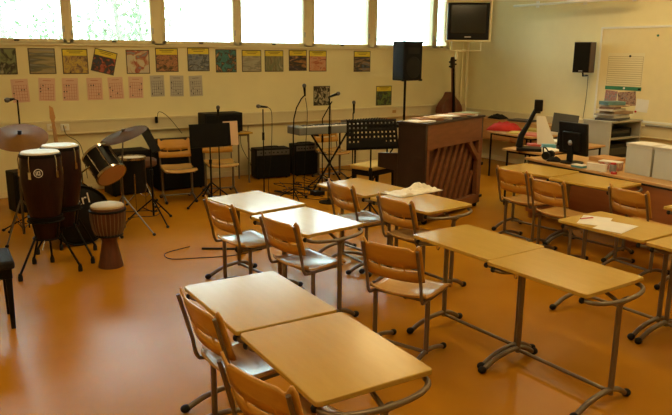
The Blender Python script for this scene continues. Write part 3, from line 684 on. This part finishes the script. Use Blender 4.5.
# piano stool and black bench at the left edge
def bench(name, label, loc, rz, w, d, h, padm, legm):
    t = thing(name, label, 'bench', loc, R(rz)); MB().box((0, 0, h - .03), (w, d, .06)).build('cushion', padm, t, bevel=.018, segs=3)
    MB().box((0, 0, h - .095), (w - .04, d - .04, .07)).build('frame', legm, t, bevel=.004)
    for sx in (-1, 1):
        for sy in (-1, 1): MB().tube([(sx * (w / 2 - .045), sy * (d / 2 - .045), 0), (sx * (w / 2 - .045), sy * (d / 2 - .045), h - .13)], [.020, .030], 4).build('leg', legm, t, bevel=.004)
bench('piano_bench', 'black piano bench with yellow cushion behind perforated music stand', (5.17, 7.12, 0), 17, .58, .36, .50, YELSEAT, BLACK)
bench('padded_bench', 'black padded bench entering at the left picture edge', (.235, 5.11, 0), -2, .62, .40, .50, TOLEX, BLACK)

# ------------------------------------------------------------------ double bass in the corner
t = thing('double_bass', 'dark double bass leaning in the far corner', 'double bass', (8.51, 9.26, 0), R(8))
M = Matrix.Rotation(R(-3), 4, 'X') @ Matrix.Rotation(R(90), 4, 'X')
half = [(.0, .10), (.16, .105), (.27, .17), (.315, .29), (.29, .42), (.22, .52), (.20, .60), (.22, .70), (.27, .80), (.285, .90), (.265, .98), (.20, 1.06), (.11, 1.13), (.05, 1.20), (.03, 1.24)]
out = half + [(-x, y) for x, y in half[::-1]]
MB().prism(out, -.18, 0, M).build('body', mat('bass_varnish', (.13, .030, .014), .35, var=.2, coat=.2), t, bevel=.02, segs=3)
MB().prism([(-.022, .75), (.022, .75), (.018, 1.66), (-.018, 1.66)], 0, .03, M).build('fingerboard', BLACK, t); MB().prism([(-.02, 1.12), (.02, 1.12), (.018, 1.66), (-.018, 1.66)], -.03, 0, M).build('neck', PIANOB, t)
MB().prism([(-.028, 1.66), (.028, 1.66), (.028, 1.80), (.012, 1.86), (-.012, 1.86), (-.028, 1.80)], -.05, .025, M).build('scroll', PIANOD, t, bevel=.008)
b = MB()
for k, z in enumerate((1.69, 1.73, 1.77, 1.80)):
    sx = 1 if k % 2 else -1; b.tube([M @ Vector((0, z, -.01)), M @ Vector((sx * .075, z, -.01))], .007, 6); b.ball(M @ Vector((sx * .085, z, -.01)), .016, 8)
b.build('tuning_pegs', BLACK, t)
MB().prism([(-.05, .50), (.05, .50), (.04, .62), (-.04, .62)], .0, .09, M).build('bridge', SHELFW, t); MB().tube([(0, -.0, .0), (0, -.02, .12)], .008).build('end_pin', CHROME, t)
b = MB()
for k in range(4): b.tube([M @ Vector((-.02 + .013 * k, .30, .05)), M @ Vector((-.02 + .013 * k, .58, .1)), M @ Vector((-.012 + .008 * k, 1.66, .036))], .0016, 4)
b.build('strings', CHROME, t)

# ------------------------------------------------------------------ television and wall things
TVP = (7.675, 8.14, 2.11)
t = thing('television', 'old black tube television in a wall cage near the corner', 'television', TVP, R(-40))
MB().bb((-.325, 0, .02), (.325, .12, .585)).build('bezel', BLKPLA, t, bevel=.012); MB().bb((-.275, -.006, .115), (.275, .004, .555)).build('screen', SCREEN, t, bevel=.01)
MB().box((0, .25, .30), (.50, .30, .42), None).build('rear_housing', BLKPLA, t, bevel=.04); MB().bb((-.05, -.004, .055), (.05, .002, .07)).build('badge', ALU, t)
t = thing('television_bracket', 'cream steel cage bracket holding the television', 'bracket', TVP, R(-40))
b = MB(); r = .011
for x in (-.345, .345):
    b.tube([(x, -.02, .0), (x, -.02, .61)], r); b.tube([(x, .42, .0), (x, .42, .61)], r); b.tube([(x, -.02, 0), (x, .42, 0)], r); b.tube([(x, -.02, .61), (x, .42, .61)], r)
for z in (0, .61): b.tube([(-.345, -.02, z), (.345, -.02, z)], r); b.tube([(-.345, .42, z), (.345, .42, z)], r)
b.build('cage', FRAME, t)
b = MB(); b.tube([(-.24, .1, 0), (-.24, .1, -.15), (.22, .1, -.15), (.22, .1, 0)], .009); b.tube([(-.15, .12, -.15), (-.15, .12, -.28)], .02); b.tube([(-.15, .12, -.15), (.0, .5, -.15), (.05, 1.35, -.15)], .018); b.build('arm', FRAME, t)
t = thing('wall_speaker', 'black and brown speaker mounted high on the right wall', 'speaker', (8.99, 6.93, 1.645), R(-90 + 18))
MB().bb((-.13, -.10, 0), (.13, .12, .46)).build('cabinet', mat('speaker_brown', (.10, .065, .045), .5, var=.1), t, bevel=.004); MB().bb((-.122, -.115, .008), (.122, -.10, .452)).build('grille', GRILLE, t, bevel=.004)
MB().tube([(0, .0, 0), (0, .02, -.05), (.0, .2, -.05)], .014, 8).build('bracket', BLACK, t); MB().bb((-.03, -.119, .02), (.03, -.115, .032)).build('badge', ALU, t)
cable('thin wire dropping down the wall from mounted speaker', [(9.15, 6.95, 1.60), (9.18, 6.97, 1.3), (9.185, 7.0, .92)], .004)
t = thing('curtain_rail', 'white rail on brackets high on the right wall', 'rail', (8.86, 6.2, 2.70))
MB().tube([(0, 2.12, 0), (0, .1, .0)], .02).build('rod', WHITE, t); MB().box((.03, .55, .03), (.03, 1.0, .03)).build('sleeve', WHITE, t)
for y in (1.9, .95, .1): b = MB(); b.tube([(0, y, 0), (.33, y, .03)], .012); b.box((.33, y, .03), (.02, .06, .1)); b.build('bracket', WHITE, t)
t = thing('notice_board', 'large cream notice board with pale frame on right wall', 'notice board', (XR, 5.2, 0))
MB().bb((-.022, -1.4, .98), (0, 1.57, 2.31)).build('board', BOARD, t)
b = MB(); b.bb((-.034, -1.43, 2.30), (0, 1.60, 2.33)); b.bb((-.034, 1.57, .96), (0, 1.60, 2.30)); b.bb((-.034, -1.43, .95), (0, 1.60, .98)); b.build('frame', WHITE, t)
def wallsheet(name, label, cat, y0, y1, z0, z1, m, th=.002, x=9.176, group=None, rot=0):
    o = MB().box((0, 0, 0), (th, abs(y1 - y0), abs(z1 - z0))).build(name, m); o.location = (x, (y0 + y1) / 2, (z0 + z1) / 2); o.rotation_euler = (R(rot), 0, 0); return tag(o, label, cat, group)
w = wallsheet('planning_chart', 'lined cream planning chart pinned to the notice board', 'chart', 6.03, 6.64, 1.46, 1.945, mat('chart_paper', (.80, .72, .48), .6))
b = MB()
for k in range(14): b.box((-.0015, 0, -.22 + .0315 * k), (.0012, .57, .006))
for k in range(2): b.box((-.0015, -.29 + .58 * k, -.02), (.0012, .005, .42))
b.build('grid_lines', mat('chart_brown', (.42, .30, .13), .6), w)
wallsheet('chart_rail', 'green strip below the lined planning chart', 'strip', 6.03, 6.64, 1.40, 1.455, GREEN, .004)
for k, (y, z, l, m) in enumerate(((6.26, 2.0, 'dark round magnet on top of the planning chart', BLKPLA), (5.855, 2.19, 'green round magnet alone on the notice board', GREEN), (6.31, 1.43, 'white round magnet on the green strip', WHITE), (6.06, 1.425, 'black magnet at right end of green strip', BLKPLA), (6.08, 1.1, 'red magnet low beside the stacked papers', REDM))):
    z = 1.90 if k == 0 else z; o = MB().lathe([(.016, 0), (.016, .008), (.012, .01)], Matrix.Rotation(R(-90), 4, 'Y'), 14).build('magnet', m); o.location = (9.172, y, z); tag(o, l, 'magnet', 'magnets on the board')
wallsheet('photo_print', 'dark group photo pinned under green strip, left one', 'photo', 6.42, 6.63, 1.20, 1.385, picture('photo_a', [(.05, .05, .07), (.35, .3, .3), (.4, .12, .1), (.6, .55, .5)], 30, 3), rot=4)
wallsheet('photo_print', 'larger dark group photo pinned under green strip', 'photo', 6.10, 6.40, 1.17, 1.38, picture('photo_b', [(.04, .05, .09), (.25, .12, .08), (.45, .28, .2), (.12, .18, .25)], 26, 5), rot=-6)
wallsheet('white_note', 'plain white note hanging right of the group photos', 'paper', 5.89, 6.09, 1.10, 1.285, PAPER, rot=4)
# sockets
def socket(label, x, z, w=.11): o = thing('wall_socket', label, 'socket', (x, YB - .082, z), 0, 'wall sockets'); MB().box((0, 0, 0), (w, .014, .09)).build('plate', WHITE, o, bevel=.004); MB().lathe([(.022, -.008), (.022, -.002), (.018, -.001)], Matrix.Rotation(R(90), 4, 'X') @ Matrix.Translation((0, 0, .016)), 16).build('outlet', TRUNK, o)
socket('white socket on trunking left of guitar neck', 1.66, .91); socket('white socket on trunking right of guitar neck', 1.83, .90)
b = MB(); b.box((0, 0, 0), (.035, .05, .09)); o = b.build('power_plug', BLKPLA, bevel=.008); o.location = (3.08, YB - .105, .945); tag(o, 'black plug on trunking above the drum kit', 'plug')
wallsheet('brown_label', 'small brown label on trunking right of green poster', 'label', 0, .08, 0, .05, mat('label_brown', (.5, .28, .1), .6)); o = bpy.data.objects['brown_label']; o.location = (7.4, YB - .077, .90); o.rotation_euler = (0, 0, R(90))

# ------------------------------------------------------------------ record sleeves on the back wall
def sleeve(i, x, z, s, band, cols, label, rot=0, scale=14, flow=(1, 1, 1), h=None, bandm=YELP, edge=None):
    h = h or s
    t = thing('record_sleeve', label, 'poster', (x, YB - .003, z), 0, 'record sleeves on the back wall'); t.rotation_euler = (0, R(rot), 0)
    MB().box((0, 0, 0), (s, .003, h)).build('card', edge or mat('sleeve_edge', (.08, .06, .03), .6), t)
    ph = h - .024 - (band and h * .24)
    MB().box((0, -.0025, -h / 2 + .012 + ph / 2), (s - .024, .002, ph)).build('picture', picture('sleeve_art', cols, scale, i, 1.2, flow), t)
    if band:
        q = MB().box((0, -.0025, h / 2 - .012 - h * .12), (s - .024, .002, h * .235)).build('title_band', bandm, t)
        b = MB(); b.box((0, -.004, h / 2 - h * .09), (s * .62, .001, .010)); b.box((0, -.004, h / 2 - h * .16), (s * .45, .001, .008)); b.build('title_lines', mat('title_ink', (.22, .16, .02), .6), q)
k_, br, gr, rd, bl, ye, wh = (.03, .025, .02), (.25, .12, .05), (.10, .16, .08), (.42, .08, .04), (.10, .14, .22), (.60, .42, .08), (.62, .55, .45)
SL = [
 (1.16, 1.765, .33, 0, [gr, (.22, .24, .10), k_, (.35, .34, .2)], 'green and dark record sleeve cut by the left frame edge', 0, 6, (1, 1, 1)),
 (1.63, 1.768, .33, 0, [(.30, .30, .27), (.38, .30, .14), (.12, .12, .08), (.35, .34, .30)], 'record sleeve with grey and tan landscape, second from left', 0, 5, (.3, 1, 2.2)),
 (2.045, 1.765, .33, 1, [br, ye, (.35, .22, .10), k_], 'yellow banded sleeve with golden landscape, beside the tilted one', 0, 12, (1, 1, 1)),
 (2.425, 1.76, .31, 1, [k_, (.05, .05, .08), k_, rd, (.45, .16, .12)], 'yellow banded black sleeve hung tilted', 14, 12, (1, 1, 1)),
 (2.89, 1.76, .33, 0, [wh, (.66, .56, .36), rd, (.25, .3, .3)], 'white record sleeve with scattered colourful figures', 0, 7, (1, 1, 1)),
 (3.31, 1.785, .335, 1, [k_, (.18, .10, .05), (.5, .22, .1), br], 'yellow banded sleeve with dark brown crowd, under the third window', 0, 13, (1, 1, 1.5)),
 (3.79, 1.795, .34, 1, [bl, (.25, .27, .30), (.05, .06, .08), (.4, .38, .34)], 'yellow banded sleeve with grey-blue picture left of the teal one', 0, 8, (1, 1, 1.5)),
 (4.23, 1.775, .34, 0, [(.03, .15, .14), (.05, .22, .20), k_, (.55, .28, .12)], 'teal record sleeve with orange figures', 0, 11, (1, 1, 1)),
 (4.655, 1.775, .33, 1, [(.30, .26, .18), (.42, .38, .28), (.22, .2, .15), (.46, .40, .30)], 'yellow banded sleeve with pale grey swirls', 0, 6, (.6, 1, 2)),
 (5.045, 1.775, .33, 1, [k_, (.30, .24, .12), (.12, .16, .08), (.42, .36, .24)], 'yellow banded sleeve with brown and green stripes', 0, 9, (3, 1, .6)),
 (5.475, 1.785, .33, 1, [(.45, .20, .05), k_, (.05, .04, .05), (.65, .35, .12)], 'yellow banded sleeve with a black and orange skyline', 0, 6, (.5, 1, 2)),
 (5.85, 1.775, .335, 1, [rd, (.60, .25, .12), (.65, .35, .2), (.3, .06, .05)], 'yellow banded sleeve with a red and orange picture', 0, 6, (1, 1, 2)),
 (6.735, 1.77, .345, 1, [bl, k_, (.30, .18, .10), (.12, .14, .16)], 'yellow banded sleeve with dark blue picture, alone near the loudspeaker', 0, 6, (.6, 1, 2)),
 (5.93, 1.21, .32, 0, [k_, k_, (.55, .48, .30), k_], 'black and cream record sleeve hung low behind microphones', 0, 10, (1.5, 1, 1)),
 (7.215, 1.18, .34, 1, [(.04, .12, .05), (.16, .22, .05), k_, (.08, .16, .12)], 'green record sleeve hung low, left of raised loudspeaker', 0, 12, (1, 1, 1)),
]
for i, (x, z, s, band, cols, label, rot, sc, fl) in enumerate(SL): sleeve(i, x, z, s, band, cols, label, rot, sc, fl)
# chord charts
CH = [(1.335, 1.39, PINKP, -2), (1.66, 1.40, PINKP, 3), (1.955, 1.395, PINKP, 1), (2.275, 1.395, PINKP, 0), (2.56, 1.40, PINKP, -2), (2.84, 1.405, PINKP, 1), (3.152, 1.42, GREYP, -1), (3.442, 1.415, GREYP, 1), (3.735, 1.41, GREYP, -2)]
WORD = ['first', 'second', 'third', 'fourth', 'fifth', 'sixth', 'seventh', 'eighth', 'last']
for i, (x, z, m_, rot) in enumerate(CH):
    t = thing('chord_chart', '%s gridded chord chart, %s from the left in the lower row' % ('pink' if m_ is PINKP else 'grey', WORD[i]), 'chart', (x, YB - .002, z), 0, 'chord charts on the back wall'); t.rotation_euler = (0, R(rot), 0)
    MB().box((0, 0, 0), (.205, .002, .30)).build('sheet', m_, t)
    b = MB(); r_ = random.Random(i)
    for k in range(6): b.box((-.08 + .032 * k, -.0015, -.03), (.0028, .001, .20))
    for k in range(6): b.box((0, -.0015, -.13 + .04 * k), (.162, .001, .0028))
    b.box((0, -.0015, .115), (.10, .001, .006)); b.build('grid', REDINK if m_ is PINKP else INK, t)
    b = MB()
    for k in range(3 + i % 3): b.lathe([(.009, 0), (.009, .001)], Matrix.Translation((-.08 + .032 * r_.randint(0, 5), -.0025, -.11 + .04 * r_.randint(0, 4))) @ Matrix.Rotation(R(90), 4, 'X'), 10)
    b.build('dots', INK, t)

# ------------------------------------------------------------------ teacher's area
t = thing('teacher_desk', 'long wooden teacher desk with brown front panel at right', 'desk', (6.05, 4.3, 0), R(-5.5))
MB().bb((0, -1.75, .695), (.72, 1.17, .722)).build('worktop', DESKWD, t, bevel=.003)
MB().bb((.03, -1.70, .08), (.05, 1.12, .672)).build('front_panel', PANELW, t); MB().bb((.02, -1.72, .672), (.70, 1.14, .695)).build('painted_shadow_strip', SHADOWM, t)  # dark strip below the worktop edge, its shadow put into the colour
for y in (-1.68, -.3, 1.08): MB().bb((.05, y - .015, 0), (.68, y + .015, .672)).build('side_panel', PANELW, t)
small_table('side_desk', 'wooden side desk behind the monitor, carrying document camera', (7.15, 5.84, 0), 1.40, .60, .74, DESKWD, 5, BLACK, 'desk')
small_table('low_table', 'wooden table on thin black legs by right wall', (8.24, 7.25, 0), .88, .95, .72, DESKWD, -3, BLACK)
t = thing('wooden_shelf_unit', 'low orange wooden cupboard hung along right wall', 'shelf', (8.92, 8.05, 0))
b = MB(); b.bb((-.2, -1.2, .78), (.2, 1.2, .80)); b.bb((-.2, -1.2, .44), (.2, -1.175, .78)); b.bb((-.2, 1.175, .44), (.2, 1.2, .78)); b.bb((-.2, -.01, .44), (.2, .01, .78)); b.bb((.18, -1.2, .44), (.2, 1.2, .78)); b.bb((-.2, -1.2, .44), (.2, 1.2, .46)); b.build('carcass', SHELFW, t)
for y in (-.6, .6): MB().bb((-.215, y - .585, .465), (-.2, y + .585, .775)).build('door_panel', SHELFW, t, bevel=.003)
def crumple(name, label, cat, loc, w, d, h, m, rz=0, seed=1):
    r_ = random.Random(seed); b = MB()
    nz = [[r_.random() for _ in range(20)] for _ in range(20)]
    def f(u, v):
        k = math.sin(PI * u) ** .5 * math.sin(PI * v) ** .5; return Vector(((u - .5) * w, (v - .5) * d, .003 + h * k * (.6 + .4 * nz[int(u * 12)][int(v * 10)])))
    o = b.grid(f, 12, 10).build(name, m, solid=.003, sharp=60); o.location = loc; o.rotation_euler = (0, 0, R(rz)); return tag(o, label, cat)
crumple('red_bag', 'red cloth bag lying on the low table by the right wall', 'bag', (8.12, 7.66, .722), .52, .34, .15, REDM, -60)
def book(label, loc, w, d, h, rz, m, cat='book', group='papers and books by the right wall', name='book'):
    t = thing(name, label, cat, loc, R(rz), group); MB().box((0, 0, h / 2), (w, d, h)).build('cover', m, t, bevel=.002); MB().box((.004, 0, h / 2), (w - .001, d - .01, h * .7)).build('pages', PAPER, t)
book('flat yellow folder on the low table beside red bag', (8.02, 7.28, .7205), .34, .26, .02, 25, mat('yellow_folder', (.62, .46, .10), .6), 'folder', name='folder')
book('pink paper stack on low table nearest the side desk', (8.00, 6.98, .7205), .30, .30, .025, 10, mat('pink_folder', (.70, .22, .18), .6), 'folder', name='folder')
book('white booklet on low table behind document camera', (8.4, 6.95, .7205), .3, .22, .04, -15, PAPER)
book('yellowish booklet by wall on low table', (8.5, 7.4, .7205), .24, .3, .03, 5, mat('olive_cover', (.5, .42, .12), .6))
crumple('black_cable_heap', 'heap of black cables on wooden shelf unit by wall', 'cables', (8.88, 8.55, .802), .26, .30, .09, RUBBER, 0, 4)
book('dark flat folder on the wooden shelf unit', (8.90, 8.0, .8005), .3, .4, .03, 8, mat('dark_folder', (.06, .06, .06), .5), 'folder', name='folder')
# document camera
t = thing('document_camera', 'black document camera with slanting arm and square head', 'document camera', (6.56, 5.76, .74), R(-47))
MB().box((0, 0, .02), (.30, .24, .04)).build('base', BLKPLA, t, bevel=.01)
MB().tube([(-.12, 0, .04), (-.10, 0, .18), (-.02, 0, .34), (.03, 0, .46), (.06, 0, .53)], [.045, .038, .028, .026, .024], 10).build('arm', BLKPLA, t); MB().box((.08, 0, .56), (.10, .10, .14)).build('camera_head', BLKPLA, t, bevel=.01); MB().tube([(.08, 0, .49), (.08, 0, .465)], .03, 14).build('lens', SCREEN, t)
t = thing('laptop', 'open dark laptop screen standing on the side desk', 'laptop', (7.10, 5.66, .742), R(-48))
MB().box((0, .0, .012), (.34, .24, .022)).build('base', BLKPLA, t, bevel=.005); MB().box((0, .17, .30), (.32, .012, .25), Euler((R(-14), R(6), 0))).build('lid', mat('laptop_lid', (.05, .05, .045), .45), t, bevel=.005)
MB().box((0, .125, .10), (.16, .08, .18)).build('hinge_stand', BLKPLA, t)
t = thing('paper_easel', 'white sheet leaning upright beside dark laptop screen', 'paper', (6.96, 5.92, .742), R(-45)); MB().prism([(-.04, 0), (.20, 0), (.04, .40), (-.07, .40)], -.002, .002, Matrix.Rotation(R(76), 4, 'X')).build('sheet', PAPER, t); MB().tube([(0, .0, .0), (0, .1, 0), (0, .08, .3)], .006).build('prop', BLACK, t)
# monitor
t = thing('computer_monitor', 'black flat computer monitor seen from behind on teacher desk', 'monitor', (6.31, 4.91, .722), R(-97))
MB().box((0, 0, .275), (.42, .035, .36), Euler((R(6), 0, 0))).build('housing', BLKPLA, t, bevel=.008); MB().box((0, -.02, .24), (.26, .03, .22), Euler((R(6), 0, 0))).build('rear_bulge', BLKPLA, t, bevel=.01)
MB().box((0, .03, .27), (.36, .004, .29), Euler((R(6), 0, 0))).build('screen', SCREEN, t); MB().lathe([(.03, 0), (.028, .006), (.02, .008)], Matrix.Translation((0, -.045, .23)) @ Matrix.Rotation(R(90), 4, 'X'), 20).build('emblem', ALU, t)
MB().box((0, -.03, .10), (.07, .03, .20)).build('neck', BLKPLA, t); MB().lathe([(.13, 0), (.13, .012), (.05, .02)], None, 28).build('foot', BLKPLA, t)
# black round gadget & mouse
t = thing('headphones', 'black headphones lying at the far end of teacher desk', 'headphones', (6.30, 5.22, .722), R(20))
P = [(.075 * math.cos(PI * k / 12), .0, .05 + .085 * math.sin(PI * k / 12)) for k in range(13)]; MB().tube([Vector((x, y + z * .5, z)) for x, y, z in P], .009, 8).build('headband', BLKPLA, t)
for s_ in (-1, 1): MB().tube([(s_ * .05, .01, .048), (s_ * .095, .01, .048)], .046, 18).build('ear_cup', RUBBER, t)
crumple('black_glove_case', 'dark soft case lying before the monitor foot', 'case', (6.22, 5.08, .723), .15, .11, .06, RUBBER, -60, 9)
# smaller clutter on the desk
def pack(name, label, cat, loc, s, rz, m, group='small things on the teacher desk'):
    t = thing(name, label, cat, loc, R(rz), group); MB().box((0, 0, s[2] / 2), s).build('box', m, t, bevel=.003); MB().box((0, 0, s[2] - .004), (s[0] + .003, s[1] + .003, .01)).build('lid', PAPER, t, bevel=.002)
pack('paper_block', 'small white note block near monitor on teacher desk', 'notepad', (6.12, 4.66, .7225), (.09, .14, .03), 0, BLUEM)
pack('card_box', 'cream card standing at the front edge of teacher desk', 'card', (6.10, 4.42, .7225), (.03, .22, .075), 4, PAPER)
pack('tissue_box', 'patterned tissue box beside the white archive boxes', 'box', (6.30, 4.40, .7225), (.12, .22, .09), 12, picture('tissue_art', [(.6, .5, .3), (.4, .08, .06), (.55, .5, .45)], 30, 2))
t = thing('glass_jar', 'small glass jar on teacher desk, left of archive boxes', 'jar', (6.16, 4.27, .722), 0); MB().lathe([(.028, 0), (.034, .01), (.034, .07), (.026, .085)], None, 18).build('body', mat('jar_glass', (.25, .25, .24), .1, var=.2), t); MB().lathe([(.028, .085), (.028, .1)], None, 18).build('lid', REDM, t)
t = thing('tape_roll', 'small red roll lying before the glass jar', 'tape', (6.08, 4.20, .7225), 0); MB().lathe([(.03, 0), (.03, .022), (.014, .022), (.014, 0)], None, 20, False).build('roll', REDM, t); MB().lathe([(.016, .001), (.016, .021), (.013, .021), (.013, .001)], None, 20, False).build('core', PAPER, t)
for k, (y, l) in enumerate(((4.05, 'left'), (3.72, 'right'))):
    t = thing('archive_box', 'pale grey archive box on teacher desk, %s of the two' % l, 'box', (6.38 - .03 * k, y, .722), R(-5.5), 'archive boxes'); MB().bb((-.12, -.155, 0), (.14, .155, .30)).build('body', mat('archive_grey', (.50, .49, .42), .6, var=.03), t, bevel=.004); MB().bb((-.125, -.16, .275), (.145, .16, .305)).build('lid', mat('archive_lid', (.58, .55, .46), .6), t, bevel=.004)
    crumple('paper_sheet', 'curled papers on top of the %s archive box' % l, 'paper', (6.38 - .03 * k, y, 1.0275), .27, .31, .018, PAPER, -5, 20 + k)
book('orange wooden tray of papers between monitor and cabinet', (6.75, 4.75, .7225), .26, .34, .05, -5, SHELFW, 'tray', 'small things on the teacher desk', 'paper_tray')
# cabinet by the wall
t = thing('steel_cabinet', 'pale grey steel cabinet with open shelves near notice board', 'cabinet', (8.30, 5.85, 0))
b = MB(); b.bb((0, 0, 0), (.02, .46, 1.0)); b.bb((.68, 0, 0), (.70, .46, 1.0)); b.bb((0, .44, 0), (.70, .46, 1.0)); b.bb((-.01, -.01, .985), (.71, .47, 1.01)); b.bb((0, 0, 0), (.7, .46, .06)); b.build('carcass', GREYMET, t, bevel=.003)
for z in (.75, .45): MB().bb((.02, .01, z), (.68, .44, z + .02)).build('shelf', GREYMET, t)
t = thing('video_player', 'dark video player inside cabinet, on its upper shelf', 'video player', (8.64, 6.08, .77)); MB().bb((-.25, -.15, .0), (.25, .17, .12)).build('case', BLKPLA, t, bevel=.004); MB().bb((-.2, -.155, .05), (.2, -.15, .09)).build('front_panel', SCREEN, t)
t = thing('video_player', 'dark amplifier box in the cabinet, on its lower shelf', 'video player', (8.64, 6.08, .47)); MB().bb((-.28, -.17, .0), (.28, .17, .2)).build('case', BLKPLA, t, bevel=.004); MB().bb((-.24, -.175, .05), (.24, -.17, .15)).build('front_panel', SCREEN, t)
crumple('paper_pile', 'loose white papers around the foot of document camera', 'papers', (6.75, 5.62, .7425), .30, .26, .035, PAPER, 15, 31)
book('white ring binder lying on the side desk behind the easel', (7.35, 5.95, .7405), .32, .26, .05, 20, PAPER, 'binder', 'folders on the side desk', 'ring_binder')
book('red striped booklet on the side desk beside easel', (6.98, 6.0, .7405), .22, .16, .03, -30, mat('red_book', (.5, .09, .06), .5), 'book', 'folders on the side desk')
book('teal box file on side desk before the dark screen', (6.88, 5.72, .7405), .16, .12, .06, -40, BLUEM, 'box', 'folders on the side desk', 'box_file')
zz = 1.0105; r_ = random.Random(11)
STK = [(.50, .34, .03, 'dark', (.05, .05, .06)), (.40, .28, .035, 'white', (.72, .68, .6)), (.44, .30, .02, 'grey', (.35, .34, .33)), (.36, .28, .04, 'brown', (.35, .24, .14)), (.38, .26, .025, 'pale', (.66, .62, .54)), (.30, .22, .03, 'mottled', (.20, .12, .10)), (.34, .24, .025, 'cream', (.60, .50, .36)), (.28, .22, .05, 'blue-green', (.12, .24, .26))]
ORD = ['bottom', 'second from bottom', 'third from bottom', 'fourth from bottom', 'fourth from top', 'third from top', 'second from top', 'topmost']
for k, (w_, d_, h_, nm, c_) in enumerate(STK):
    book('%s book %s of the stack on the grey cabinet' % (nm, ORD[k]), (8.62 + r_.uniform(-.05, .05), 6.06 + r_.uniform(-.03, .03), zz), w_, d_, h_, r_.uniform(-22, 22), mat('stack_' + nm, c_, .55, var=.15), 'book', 'books stacked on the cabinet'); zz += h_ + .0008
b = MB(); b.tube([(9.12, 5.86, .88), (9.12, 3.2, .88)], .02); o = b.build('handrail', ALU); o.location = (-.0, 0, .045); tag(o, 'aluminium rail along right wall below notice board', 'rail')
